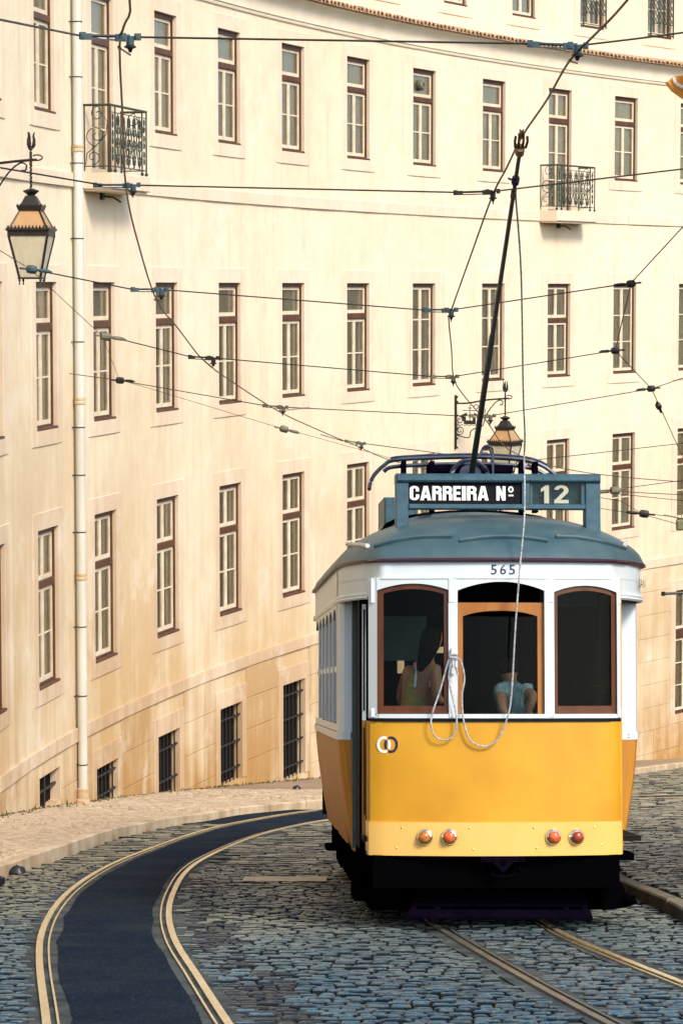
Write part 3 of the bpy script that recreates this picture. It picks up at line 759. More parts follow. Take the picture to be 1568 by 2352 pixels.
# lattice guards on two attic windows
def lattice():
    hw = WW / 2 - .02; m = MB(); H = 1.15; y = -.10
    for x in (-hw, hw): m.tube([(x, y, -.06), (x, y, H)], .02, 6); m.tube([(x, y, .0), (x, 0, .0)], .012, 5); m.tube([(x, y, H), (x, 0, H)], .012, 5)
    for z in (H, .0, .28): m.tube([(-hw, y, z), (hw, y, z)], .012, 5)
    n = 7; st = 2 * hw / n
    for k in range(-5, n + 1):
        a0 = -hw + k * st
        for s_ in (1, -1):
            p0 = [(a0 + t_ * st * 5, .28 + t_ * .87) for t_ in (0, 1)] if s_ == 1 else [(a0 + (1 - t_) * st * 5, .28 + t_ * .87) for t_ in (0, 1)]
            (xa, za), (xb, zb) = p0
            if xa > xb: xa, za, xb, zb = xb, zb, xa, za
            if xb < -hw or xa > hw: continue
            if xa < -hw: za += (zb - za) * (-hw - xa) / (xb - xa); xa = -hw
            if xb > hw: zb = za + (zb - za) * (hw - xa) / (xb - xa); xb = hw
            m.tube([(xa, y, za), (xb, y, zb)], .010, 5)
    return m.build('window_guard', MT['greeniron'])
lt = lattice(); place(lt, CS[9], 6.52, AO)
for c in (10, 11): place(copy_tree(lt), CS[c], 6.52, AO)

# drainpipe
dp = MB(); sp = float(np.interp(43.9, WY, SL)); P0 = wp(sp, .11)
dp.tube([(P0[0], P0[1], 5.4), (P0[0], P0[1], GZ(P0[1]) + .17)], .075, 16)
pipe = bb(dp, 'drainpipe', MT['zinc'], smooth=True)
for z in (4.1, 3.25, 1.92, .75, -.86, -2.2, -2.95, -3.85, -5.35, -6.45, -7.55):
    m = MB(); m.lathe([(.076, -.008), (.080, -.008), (.080, .008), (.076, .008)], 16, None, (P0[0], P0[1], z)); q = wp(sp - .1, .0)
    m.tube([(P0[0] - .08, P0[1], z), (q[0], q[1], z)], .008, 5); bb(m, 'pipe_clip', MT['iron'], pipe); pipe.children[-1].location = (0, 0, 0)
for z in (2.15, -1.78, -4.55):
    m = MB(); m.lathe([(.077, -.05), (.09, -.05), (.09, -.02), (.082, 0), (.09, .02), (.09, .05), (.077, .05)], 16, None, (P0[0], P0[1], z)); bb(m, 'pipe_collar', MT['kerb'], pipe)
m = MB(); zb = GZ(P0[1]) + .12; m.lathe([(.12, .0), (.12, .05), (.095, .06), (.095, .22), (.08, .24)], 16, None, (P0[0], P0[1], zb)); bb(m, 'pipe_shoe', MT['kerb'], pipe)

# pavement
pave = MB(); pr_ = []
for (x, y) in dK:
    if y < 9: continue
    # the wall point opposite: nearest arc position
    i = int(np.argmin((WX - x) ** 2 + (WY - y) ** 2)); pr_.append([(x - .03, y, GZ(y) + .085), (WX[i] - .4, WY[i] + .1, GZ(WY[i]) + .085)])
pave.grid(pr_); pavement = pave.build('pavement', MT['pavebed']); tag(pavement, kind='structure')
kerb_line(pavement, dK, 1.15, .16, .12, 1, 76, 22)
kerb_line(island, dI, 1.3, .15, .115, -1, 52, 18, MT['kerb2'])
cm = MB(); ca = []; y = 27.0; GP = lambda y: GZ(y) + .108
while y < 50:
    dy = .085 if y < 40 else .13; x = polyx(dK, y) - .20; xe = float(np.interp(y, WY, WX)) + .02
    while x > xe:
        lx = rnd.uniform(.07, .11) * (1 if y < 40 else 1.5)
        if x > -.135 * y - .3: ca += [rnd.random() ** 2] * sett_shape(cm, x - lx / 2, y + .03 * math.sin(x * 3 + y), lx - .012, dy - .012, rnd.uniform(-.004, .006), rnd, GP, .3 * math.sin(x + y), .008)
        x -= lx
    y += dy
cm.att = ca; tag(cm.build('paving_cubes', MT['calcada'], pavement, fix=False), kind='stuff')
# weeds and dirt along the wall foot
wd_ = MB(); rn = random.Random(8)
for k in range(1500):
    s = rn.uniform(2, CS[6]); p = wp(s, rn.uniform(.01, .10 if rn.random() < .8 else .3)); z = GZ(p[1]) + .105; h = rn.uniform(.012, .045) * (2.2 if rn.random() < .05 else 1)
    a = rn.uniform(0, 6.28); dx, dy = .02 * math.cos(a), .02 * math.sin(a)
    wd_.add([(p[0] - dx, p[1] - dy, z), (p[0] + dx, p[1] + dy, z), (p[0] + rn.uniform(-.02, .02), p[1] + rn.uniform(-.02, .02), z + h)], [(0, 1, 2)])
tag(wd_.build('wall_foot_weeds', MT['grass'], pavement, fix=False), kind='stuff')
# road paint dash
rp = MB(); rows = []
for k in range(9):
    x = -.98 + .83 * k / 8; e = .03 * math.sin(k * 2.3); rows.append([(x, 27.3 + e, GZ(27.3 + e) + .016), (x, 28.0 - e * .7, GZ(28.0 - e * .7) + .016)])
rp.grid(rows); tag(rp.build('road_marking', MT['mark']), kind='structure')

# ------------------------------------------------------------------ lanterns
def make_lantern(label):
    root = empty('street_lantern', (0, 0, 0), label, 'street lamp', 'wall lanterns')
    # origin: foot of the wall plate; +X is out of the wall; plate 1.1 m high
    p = MB(); p.box(0, .03, -.03, .03, 0, 1.12)
    for z in (.03, .22, .42, .70, .98, 1.08): p.lathe([(.0, -.025), (.028, 0), (.0, .025)], 8, None, (.05, 0, z))
    p.build('wall_plate', MT['iron'], root)
    a = MB(); arm = smooth_line([(.02, 0, .95), (.30, 0, .96), (.70, 0, 1.03), (1.12, 0, 1.07), (1.20, 0, 1.07)], 5); a.tube(arm, .020, 6)
    a.tube([(1.20 + .07 * math.cos(t), 0, 1.10 + .035 * math.sin(t)) for t in np.linspace(-1.9, 2.4, 14)], .010, 5)
    a.tube(smooth_line([(.02, 0, .30), (.30, 0, .24), (.36, 0, .38), (.5, 0, .46), (.62, 0, .50), (.70, 0, .72), (.85, 0, .93), (.98, 0, 1.03), (1.06, 0, 1.01), (1.05, 0, .94), (1.0, 0, .94)], 5), .012, 6)
    a.build('arm', MT['iron'], root)
    sct = MB()
    def sp_(pts, r=.009): sct.tube([(u, 0, v_) for u, v_ in pts], r, 5)
    sp_(scroll(.11, .39, .10, 1.4, -2.6, .75)); sp_(scroll(.10, .60, .075, -1.2, 1.6, .7)); sp_(scroll(.47, .88, .055, 1, 0, .3)); sp_(scroll(.62, .80, .07, -1, 2.0, .6))
    # a little ship between two birds
    sct.box(.20, .46, -.008, .008, .52, .60); sct.box(.17, .24, -.008, .008, .58, .68); sct.box(.40, .46, -.008, .008, .58, .66); sct.tube([(.33, 0, .6), (.33, 0, .92)], .009, 5)
    sct.box(.16, .50, -.006, .006, .80, .815); sct.box(.28, .38, -.006, .006, .85, .865)
    for s_, cx in ((1, .12), (-1, .56)): sct.add([(cx, 0, .70), (cx + s_ * .13, 0, .76), (cx + s_ * .16, 0, .71), (cx + s_ * .10, 0, .70), (cx + s_ * .02, 0, .63), (cx, .012, .70), (cx + s_ * .13, .012, .76), (cx + s_ * .16, .012, .71), (cx + s_ * .10, .012, .70), (cx + s_ * .02, .012, .63)], [(0, 1, 2, 3, 4), (9, 8, 7, 6, 5), (0, 5, 6, 1), (1, 6, 7, 2), (2, 7, 8, 3), (3, 8, 9, 4), (4, 9, 5, 0)])
    sp_([(.03 + t, .50 + .012 * math.sin(t * 60)) for t in np.linspace(0, .55, 40)], .006)
    sct.build('scrollwork', MT['iron'], root)
    X = 1.12; rd = MB(); rd.tube([(X + .006 * math.cos(t * 5), .006 * math.sin(t * 5), 1.10 - .04 * t) for t in np.linspace(0, 9.5, 50)], .015, 6)
    rd.tube([(X, 0, 1.0), (X, 0, 1.18)], .018, 8); rd.lathe([(0, 0), (.025, .02), (.025, .03), (0, .05)], 10, None, (X, 0, 1.18))
    rd.build('hanging_rod', MT['iron'], root)
    fi = MB()   # tulip finial
    for a_ in range(3):
        A = a_ * 2.094; pts = [(.012, 0), (.042, .04), (.046, .10), (.036, .15), (.050, .20)]
        fi.tube([(X + r * math.cos(A), r * math.sin(A), 1.225 + z) for r, z in pts], .030, 6, r2=.008)
    fi.build('finial', MT['iron'], root)
    zt = .70; c = (X, 0, 0); ro = .0
    cr = MB(); cr.lathe([(.02, zt + .01), (.035, zt + .005), (.105, zt - .02), (.10, zt - .035), (.05, zt - .075), (.05, zt - .085)], 16, None, c)
    cr.build('crown', MT['iron'], root)
    ch = MB(); ch.lathe([(.055, zt - .085), (.065, zt - .09), (.125, zt - .215)], square=True, c=c); ch.lathe([(.165, zt - .215), (.150, zt - .26), (.145, zt - .275)], square=True, c=c)
    for k in range(9):
        for sgn in (1, -1):
            u = -.15 + .30 * k / 8
            for q in (((X + u, sgn * .158), (.018, 0)), ((X + sgn * .158, u), (0, .018))):
                (cx_, cy_), (dx, dy) = q; ch.add([(cx_ - dx, cy_ - dy, zt - .225), (cx_ + dx, cy_ + dy, zt - .225), (cx_, cy_, zt - .185)], [(0, 1, 2)])
    ch.build('chimney', MT['iron'], root, fix=False)
    zr = zt - .275; zm = zr - .24      # amber roof glass between chimney rim and main rim
    def side(mb, r0, z0, r1, z1, kk, th=.006):
        s4 = [(-1, -1), (1, -1), (1, 1), (-1, 1)]; p_, q_ = s4[kk], s4[(kk + 1) % 4]
        mb.add([(X + p_[0] * r0, p_[1] * r0, z0), (X + q_[0] * r0, q_[1] * r0, z0), (X + q_[0] * r1, q_[1] * r1, z1), (X + p_[0] * r1, p_[1] * r1, z1)], [(0, 1, 2, 3)])
    fr = MB()
    for kk in range(4):
        g = MB(); side(g, .245, zm, .125, zr, kk); g.build('roof_pane', MT['lamproof'], root, fix=False)
    rim = zm; fr.lathe([(.285, rim + .01), (.285, rim - .012), (.262, rim - .03), (.258, rim - .085), (.24, rim - .085), (.24, rim + .0)], square=True, c=c)
    for k in range(12):
        for sgn in (1, -1):
            u = -.25 + .50 * k / 11
            for q in (((X + u, sgn * .272), (.024, 0)), ((X + sgn * .272, u), (0, .024))):
                (cx_, cy_), (dx, dy) = q; fr.add([(cx_ - dx, cy_ - dy, rim), (cx_ + dx, cy_ + dy, rim), (cx_, cy_, rim + .055)], [(0, 1, 2)])
    zb_ = rim - .085 - .54; zz = rim - .085
    for (sx, sy) in ((-1, -1), (1, -1), (1, 1), (-1, 1)):
        fr.tube([(X + sx * .135, sy * .135, zb_), (X + sx * .25, sy * .25, zz), (X + sx * .25, sy * .25, zz + .05)], .016, 6)
        fr.tube([(X + sx * .245, sy * .245, zm), (X + sx * .125, sy * .125, zr)], .013, 6)
        fr.lathe([(0, -.09), (.012, -.075), (.006, -.055), (.016, -.03), (.010, 0)], 8, None, (X + sx * .135, sy * .135, zb_))
    fr.lathe([(.155, zb_ - .012), (.155, zb_ + .012), (.125, zb_ + .012), (.125, zb_ - .012)], square=True, c=c)
    fr.build('lantern_frame', MT['iron'], root, fix=False)
    for kk in range(4):
        g = MB(); side(g, .134, zb_ + .01, .247, zz, kk); g.build('lantern_pane', MT['lampglass'], root, fix=False)
    return root
lan = make_lantern('large black iron lantern hanging at the left edge beside the white drainpipe')
L2 = copy_tree(lan); L2['label'] = 'smaller looking wall lantern with scrolled ship bracket, behind the trolley pole above the tram roof'
# far lantern: plate at the wall, column between the sixth and seventh windows
s2 = float(np.interp(62.72, WY, SL)); p = wp(s2, .005); L2.location = (p[0], p[1], -3.63); L2.rotation_euler = (0, 0, ang(s2) - math.pi / 2); L2.scale = (1.10, 1.10, 1.08)
s1 = float(np.interp(36.2, WY, SL)); p = wp(s1, .005); lan.location = (p[0] + .08, p[1], .55); lan.rotation_euler = (0, 0, ang(s1) - math.pi / 2)

# ------------------------------------------------------------------ overhead lines
def wire(name, pts, r, m, label=None, cat='overhead wire', group='tram overhead wires', n=4, sm=True):
    P = smooth_line(pts, n) if sm else [Vector(q) for q in pts]
    b = MB(); b0 = Vector(pts[0]); b.tube([q - b0 for q in P], r, 5); o = b.build(name, m, None, loc=b0)
    if label: tag(o, label, cat, group)
    return o
WLp = [(-1.10, 13.0, 1.80), (-1.117, 14.93, 1.508), (-1.192, 15.505, 1.425), (-1.257, 16.022, 1.35), (-1.391, 17.939, 1.073), (-1.565, 20.475, 0.706), (-1.657, 22.942, 0.35), (-1.727, 26.24, -0.127), (-1.643, 28.278, -0.422), (-1.517, 31.066, -0.825), (-1.225, 33.634, -1.197), (-0.821, 36.614, -1.627), (-0.359, 39.044, -1.979), (0.235, 41.823, -2.381), (0.9, 44.7, -2.8), (2.4, 48.2, -3.3), (5, 51.2, -3.74), (9, 53.5, -4.07), (16, 56.5, -4.5)]
WRp = [(1.70, 13.0, 1.80), (1.507, 14.929, 1.508), (1.413, 15.657, 1.403), (1.318, 16.349, 1.303), (1.266, 17.417, 1.149), (1.188, 18.60, 0.985), (1.151, 19.633, 0.828), (1.111, 20.743, 0.668), (1.084, 23.394, 0.284), (1.052, 26.988, -0.235), (1.055, 27.617, -0.326), (1.171, 29.886, -0.655), (1.316, 32.792, -1.075), (1.557, 34.982, -1.391), (1.948, 37.79, -1.797), (2.839, 43.772, -2.662), (5, 48, -3.28), (10, 51.5, -3.78), (18, 55, -4.3)]
wire('trolley_wire', WLp, .0075, MT['copper'], 'brown trolley wire above the curving left track, entering at the top left', 'trolley wire')
wire('trolley_wire', WRp, .0075, MT['copper'], 'brown trolley wire touched by the tip of the tram trolley pole', 'trolley wire')
SP = {
 'topmost span wire crossing the picture above the top floor windows': [(-4.5, 12.2, 1.30), (-1.569, 13.0, 1.224), (-1.44, 15.6, 1.381), (-1.176, 15.7, 1.383), (1.057, 16.1, 1.381), (1.342, 16.1, 1.369), (1.673, 16.3, 1.423), (1.993, 16.5, 1.479), (4.2, 17.4, 1.85)],
 'second span wire from the top, passing just below the iron balconies': [(-5.2, 17.0, 1.2), (-2.303, 19.0, 0.801), (-1.724, 20.3, 0.731), (-1.504, 20.3, 0.731), (0.88, 20.6, 0.688), (1.103, 20.6, 0.695), (2.534, 20.9, 0.872), (4.2, 21.2, 1.10)],
 'third span wire running from the left lantern to the knot at upper right': [(-2.713, 24.5, 0.154), (-2.544, 24.7, 0.117), (-1.918, 25.8, -0.025), (-1.664, 25.9, -0.025), (0.771, 26.7, -0.22), (1.044, 26.8, -0.221), (2.792, 27.1, 0.036), (3.218, 26.5, 0.567), (4.2, 26.2, 1.2)],
 'fourth span wire crossing the middle row of windows': [(-2.499, 29.3, -0.514), (-2.394, 29.4, -0.53), (-1.631, 30.5, -0.763), (-1.399, 30.6, -0.775), (1.06, 32.3, -1.034), (1.29, 32.4, -1.037), (3.182, 32.6, -0.739)],
 'fifth span wire starting beside the drainpipe and passing behind the trolley pole': [(-4.164, 42.9, -1.326), (-3.199, 40.0, -1.33), (-0.978, 36.1, -1.531), (-0.751, 36.0, -1.544), (1.541, 37.2, -1.711), (1.981, 37.3, -1.716), (4.204, 38.0, -1.381), (4.696, 38.5, -1.25), (9.5, 42, -.2)],
 'lowest long span wire passing just over the tram roof bow': [(-0.3, 40.2, -2.12), (0.006, 40.8, -2.24), (0.294, 41.0, -2.289), (1.424, 42.3, -2.507), (2.119, 43.0, -2.636), (2.957, 44.0, -2.745), (3.143, 44.2, -2.723), (5.621, 46.0, -2.568), (9.5, 49, -2.35)],
 'thin pull-off cable slanting from the left edge down to the knot by the drainpipe window': [(-4.9, 17, .55), (-2.613, 21.5, 0.278), (-2.713, 24.5, 0.154), (-2.499, 29.3, -0.514), (-3.16, 39.9, -1.326)],
 'faint thin cable sagging from the drainpipe knot to the tram roof': [(-3.16, 39.9, -1.326), (-2.816, 39.0, -1.369), (-0.814, 39.0, -1.977), (-0.574, 39.2, -2.048), (0.778, 43.0, -2.636)],
 'zigzag pull-off cable descending the right side from the upper right knot': [(2.792, 27.1, 0.036), (3.182, 32.6, -0.739), (4.204, 38.0, -1.381), (4.408, 39.0, -1.612), (5.154, 43.0, -2.414), (5.711, 46.0, -3.014)],
 'short wire at the right rising from the destination sign to the right edge': [(3.2, 45.5, -3.38), (4.079, 47.0, -3.432), (4.652, 48.0, -3.482), (5.994, 49.0, -3.386), (8, 50.5, -3.2)],
 'straight wire right of the destination sign, middle one of the three': [(3.6, 49, -3.5), (4.62, 50.0, -3.667), (6.242, 51.0, -3.9), (9, 53, -4.2)],
 'right hand wire sloping down to the olive signal box at the edge': [(3.9, 51, -3.7), (5.00, 50.0, -3.83), (5.357, 50.0, -4.042), (6.123, 50.0, -4.136), (8, 51, -4.4)],
 'lowest right hand wire near the tram roof shoulder': [(3.9, 53, -4.0), (4.62, 50.0, -3.96), (5.435, 50.0, -4.082), (6.124, 50.0, -4.27), (8, 51, -4.6)]}
for i, (lb, pts) in enumerate(SP.items()):
    thin = any(k in lb for k in ('thin', 'faint')); wire('span_wire', pts, .0035 if thin else .0062, MT['wire'], lb, 'overhead wire', sm=False)
def hanger(a, b, w_, size, m, style, label):
    """cantilever insulator clamp: slotted lever along the span wire a->b, housing and bell at w_ on the trolley wire"""
    a, b, w_ = Vector(a), Vector(b), Vector(w_)
    r = empty('wire_insulator', w_, label, 'insulator', 'insulators on the overhead wires')
    x = (b - a).normalized(); z = Vector((0, 0, 1)); y = z.cross(x).normalized(); z = x.cross(y)
    M = Matrix((x, y, z)).transposed().to_4x4(); M.translation = b - w_; L = (b - a).length; k = size
    q = MB(); q.box(-L, -.22 * k, -.02 * k, .02 * k, .005 * k, .03 * k, M); q.box(-L * .8, -.22 * k, -.02 * k, .02 * k, -.065 * k, -.04 * k, M); q.box(-L - .05 * k, -L * .8, -.03 * k, .03 * k, -.06 * k, .04 * k, M)
    q.box(-.24 * k, .0, -.035 * k, .035 * k, -.075 * k, .04 * k, M); q.build('lever', m, r)
    for xx in (-L, -.12 * k, .14 * k):
        q = MB(); q.box(xx - .045 * k, xx + .045 * k, -.05 * k, .05 * k, -.05 * k, .06 * k, M); q.lathe([(.028 * k, -.06 * k), (.028 * k, .06 * k)], 8, M @ Matrix.Translation((xx, 0, 0)) @ Matrix.Rotation(R_(90), 4, 'X')); q.build('clamp', m, r)
    q = MB(); q.lathe([(.07 * k, .03 * k), (.065 * k, -.10 * k), (.075 * k, -.11 * k)], 14, M @ Matrix.Translation((.01 * k, 0, -.02 * k))); q.build('housing', m, r)
    q = MB(); q.lathe([(.05 * k, -.11 * k), (.10 * k, -.13 * k), (.10 * k, -.15 * k), (.045 * k, -.17 * k), (.035 * k, -.20 * k), (.02 * k, -.23 * k)], 14, M @ Matrix.Translation((.01 * k, 0, -.02 * k))); q.build('bell', MT['iron'], r)
    q = MB(); e = M @ Vector((.01 * k, 0, -.29 * k)); q.tube([e, Vector((0, 0, 0))], .016 * k, 6); q.box(-.02 * k, .02 * k, -.06, .06, -.02 * k, .02 * k); q.build('wire_clamp', MT['copper'], r)
sp_l = list(SP.values())
H_ = [(0, 2, 3, WLp[3], 1.0, 'teal', 'top'), (0, 4, 5, (1.318, 16.349, 1.303), 1.0, 'teal', 'top'), (1, 2, 3, (-1.54, 20.35, .70), .9, 'teal', ''), (1, 4, 5, (1.115, 20.68, .65), .9, 'iron', ''),
      (2, 2, 3, (-1.727, 26.0, -.12), 1.0, 'teal', ''), (2, 4, 5, (1.053, 27.0, -.28), 1.0, 'teal', ''), (3, 2, 3, (-1.53, 30.8, -.79), 1, 'iron', ''), (3, 4, 5, (1.29, 32.5, -1.07), 1, 'olive', ''),
      (4, 2, 3, (-.80, 36.4, -1.60), 1.0, 'olive', ''), (4, 4, 5, (1.93, 37.6, -1.78), 1.1, 'olive', ''), (5, 1, 2, (.22, 41.3, -2.33), 1, 'olive', ''), (5, 4, 5, (2.9, 44.1, -2.75), 1.1, 'olive', '')]
HL = ['teal insulator at upper left where the highest span wire meets the left trolley wire', 'teal insulator at upper right below the roof tiles on the highest span wire', 'teal lever insulator just under the left iron balcony',
      'black lever insulator left of the trolley pole, under the top floor windows', 'blue insulator over the third middle row window from the left', 'blue insulator beside the tall middle row window left of the pole',
      'black insulator between third and fourth middle row windows', 'olive insulator just above the far wall lantern bracket', 'small olive insulator on the fifth span wire, left half', 'olive insulator in front of the far lantern bracket, right of the pole',
      'small dark insulator above the left end of the tram roof bow', 'olive insulator just above the right end of the tram roof bow']
for h, lb in zip(H_, HL):
    a, b = Vector(sp_l[h[0]][h[1]]), Vector(sp_l[h[0]][h[2]]); d = (b - a)
    a = b - d.normalized() * .27
    hanger(a, b, h[3], h[4] * (.34 if h[0] < 2 else .38), MT[h[5]], 0, lb)
    
def strain(p, dirv, label, k=1.0, m='olive'):
    q = MB(); p = Vector(p); d = Vector(dirv).normalized(); z = Vector((0, 0, 1)); y = z.cross(d).normalized(); z = d.cross(y)
    M = Matrix((z, y, d)).transposed().to_4x4()
    q.lathe([(0, -.13 * k), (.012 * k, -.12 * k), (.010 * k, -.06 * k), (.04 * k, -.045 * k), (.045 * k, 0), (.04 * k, .045 * k), (.010 * k, .06 * k), (.02 * k, .09 * k), (.02 * k, .17 * k), (0, .22 * k)], 10, M)
    tag(q.build('strain_insulator', MT[m], None, loc=p), label, 'insulator', 'strain insulators')
strain((-2.70, 24.5, .15), (1, .1, -.12), 'green ball insulator touching the bottom of the left lantern', .85, 'teal')
strain((-2.46, 29.32, -.52), (1, .1, -.15), 'small ball insulator over the second middle row window', 1.0)
strain((-3.15, 39.85, -1.33), (1, -.3, -.05), 'brown knot insulator beside the drainpipe on the fifth span wire', 1.1, 'iron')
strain((-.80, 39.0, -1.98), (1, 0, -.25), 'tiny insulator on the faint sagging cable', 1.1)
strain((2.79, 27.1, .03), (-1, 0, -.1), 'dark knot at the window on the upper right', .8, 'iron')
strain((3.18, 32.6, -.74), (-1, 0, -.08), 'dark knot on the fourth span wire at the right', .9, 'iron')
strain((4.2, 38.0, -1.38), (-1, 0, -.1), 'dark knot on the fifth span wire at the far right', 1.0, 'iron')
strain((4.42, 39.05, -1.66), (.3, .8, -.5), 'small round insulator below the far right knot', 1.0, 'iron')
strain((4.70, 48.0, -3.49), (-1, -.2, -.1), 'pale insulator right beside the end of the destination sign', 1.6)
strain((5.42, 50.0, -4.06), (-1, 0, .1), 'small dark insulator on the low right hand wires', 1.6, 'iron')
# signal box and rod at the right edge
m = MB(); m.bbox(-.13, .20, -.08, .08, -.10, .08, .02); m.tube([(-.04, 0, .05), (-.04, 0, .42)], .008, 5); m.tube([(-.09, 0, .36), (.12, 0, .33)], .012, 5); m.tube([(-.36, 0, .17), (-.04, 0, .11)], .014, 5)
tag(m.build('signal_box', MT['trafgreen'], None, loc=(6.13, 50.0, -4.25)), 'small olive box with thin antenna hanging on the wires at the right edge', 'signal box')
m = MB(); m.tube([(0, 0, 0), (.9, .1, .02)], .022, 6); m.lathe([(.03, -.03), (.03, .03)], 8, None, (0, 0, 0))
tag(m.build('wall_rod', MT['iron'], None, loc=(4.62, 40.0, -4.40)), 'black horizontal rod sticking in from the right edge', 'rod')

# neighbouring house whose painted cornice corner shows at the right edge
nh = empty('neighbour_house', (4.4, 29, GZ(29)), 'neighbouring house at the right edge of which only an ochre and white cornice corner shows', 'house'); nb = Vector(nh.location)
def nbld(mb, name, m, **k): mb.v = [(v[0] - nb.x, v[1] - nb.y, v[2] - nb.z) for v in mb.v]; return mb.build(name, m, nh, **k)
m = MB(); m.box(4.4, 12, 23, 29, -9, 2.2); nbld(m, 'wall', MT['plaster'])
def corb(x, y):
    m = MB(); pr = [(0, 0), (-.78, 0), (-.86, -.06), (-.80, -.14), (-.66, -.24), (-.56, -.36), (-.44, -.38), (-.34, -.48), (-.20, -.66), (0, -.72)]
    v = [(x + a, y, 2.14 + b) for a, b in pr] + [(x + a, y + .22, 2.14 + b) for a, b in pr]; n = len(pr)
    m.add(v, [tuple(range(n)), tuple(reversed(range(n, 2 * n)))] + [(i, (i + 1) % n, n + (i + 1) % n, n + i) for i in range(n)])
    c = nbld(m, 'corbel', MT['ochre'])
    m = MB(); m.tube([(x - .67 + .13 * math.cos(t), y - .012, 2.12 + .10 * math.sin(t)) for t in np.linspace(math.pi, 2 * math.pi, 12)], .018, 6); q = nbld(m, 'corbel_scroll', MT['whitecap']); q.parent = c
for yy in (28.7, 27.4, 26.1, 24.8): corb(4.17 if yy == 28.7 else 4.2, yy)
m = MB(); m.box(3.52, 12, 23, 29.0, 2.145, 2.30); m.box(3.60, 12, 23, 28.95, 2.30, 2.42); nbld(m, 'cornice', MT['whitecap'])

# lumps at the kerb foot
for i, (x, y, k, lb) in enumerate(((-3.36, 28.6, 1.0, 'dark lump of rubbish in the gutter against the left kerb'), (-3.36, 26.9, 1.1, 'dark lump of rubbish in the gutter at the very left edge'), (-.80, 49.9, .9, 'small dark bag lying at the wall foot left of the tram'))):
    m = MB(); rn = random.Random(i); M = Matrix.Identity(4)
    prof = [(0, -.01), (.06, 0), (.075, .02), (.06, .07), (.03, .09), (0, .09)]
    m.lathe(prof, 10); m.v = [(v[0] * rn.uniform(.8, 1.25) * k * 1.1, v[1] * rn.uniform(.8, 1.2) * k, v[2] * rn.uniform(.8, 1.1) * k) for v in m.v]
    tag(m.build('rubbish', MT['rubbish'], None, True, loc=(x, y, GZ(y) + (.10 if i == 2 else 0))), lb, 'rubbish')

# ------------------------------------------------------------------ THE TRAM
psi = R_(2.4); slp = math.atan(.1446)
nU = Vector((0, math.sin(slp), math.cos(slp))); f0 = Vector((0, math.cos(slp), -math.sin(slp)))
Fv = math.cos(psi) * f0 - math.sin(psi) * Vector((1, 0, 0)); Rv = math.cos(psi) * Vector((1, 0, 0)) + math.sin(psi) * f0
TO = Vector((1.20467, 21.8, GZ(21.8)))
MTm = Matrix((Rv, Fv, nU)).transposed().to_4x4(); MTm.translation = TO
tram = empty('tram', TO, 'yellow and white vintage tram seen from the rear, with blue grey roof and trolley pole', 'tram'); tram.matrix_world = MTm
def T(mb, name, m, parent=None, **k): return mb.build(name, MT[m] if isinstance(m, str) else m, parent or tram, **k)
XL, XR = -.985, 1.035; XC = .022
def yf(x):        # bowed end of the platform
    u = abs(x - XC) / (XR - XC); y = -.10 + .17 * u * u
    return y + (max(0, u - .93) / .07) ** 2 * .05
def lin(a, b, n): return [a + (b - a) * i / n for i in range(n + 1)]
K = lambda c: (lambda x: c)
# lower yellow apron with rounded ends, slightly tucked under at the bottom
def apron(z0, z1, out, name, m, taper=0, n=28, ret=.30):
    mb = MB(); rows = []; path = [(XL, .10 + ret)] + [(XL + .0, .16)] + [(x, yf(x)) for x in lin(XL + .012, XR - .012, n)] + [(XR, .16), (XR, .10 + ret)]
    L = len(path)
    for z in lin(z0, z1, 6):
        t = (z1 - z) / (z1 - z0); sh = -taper * t * t
        row = []
        for i, (x, y) in enumerate(path):
            d = 1 if x > XC else -1; e = abs(x - XC) / 1.0
            row.append((x + d * (out + sh) * (e ** 4), y - out * 1.0 * (1 if 1 < i < L - 2 else .3) - sh * .8, z))
        rows.append(row)
    mb.grid(rows)
    mb.grid([[(p[0], p[1], p[2]), (XC + (p[0] - XC) * .97, p[1] + .03, p[2])] for p in rows[-1]]); mb.grid([[(p[0], p[1], p[2]), (XC + (p[0] - XC) * .97, p[1] + .03, p[2])] for p in rows[0]])
    return T(mb, name, m, smooth=True, fix=False)
apron(.60, 1.655, 0, 'rear_panel', 'yellow')
bump_ = apron(.598, .862, .012, 'bumper_panel', 'yellow2', 0)
for x, z in ((-.73, .82), (-.20, .82), (-.77, .66), (-.17, .65), (.31, .82), (.33, .66), (.80, .82), (.86, .68)):
    m = MB(); m.lathe([(.008, 0), (.006, .006), (0, .008)], 8, Matrix.Translation((x, yf(x) - .012, z)) @ Matrix.Rotation(R_(90), 4, 'X')); T(m, 'rivet', 'brass', bump_)
m = MB(); m.strip(lin(XL + .02, XR - .0, 20), K(1.656), K(1.682), lambda x: yf(x) - .014, .05); T(m, 'waist_moulding', 'signblack')
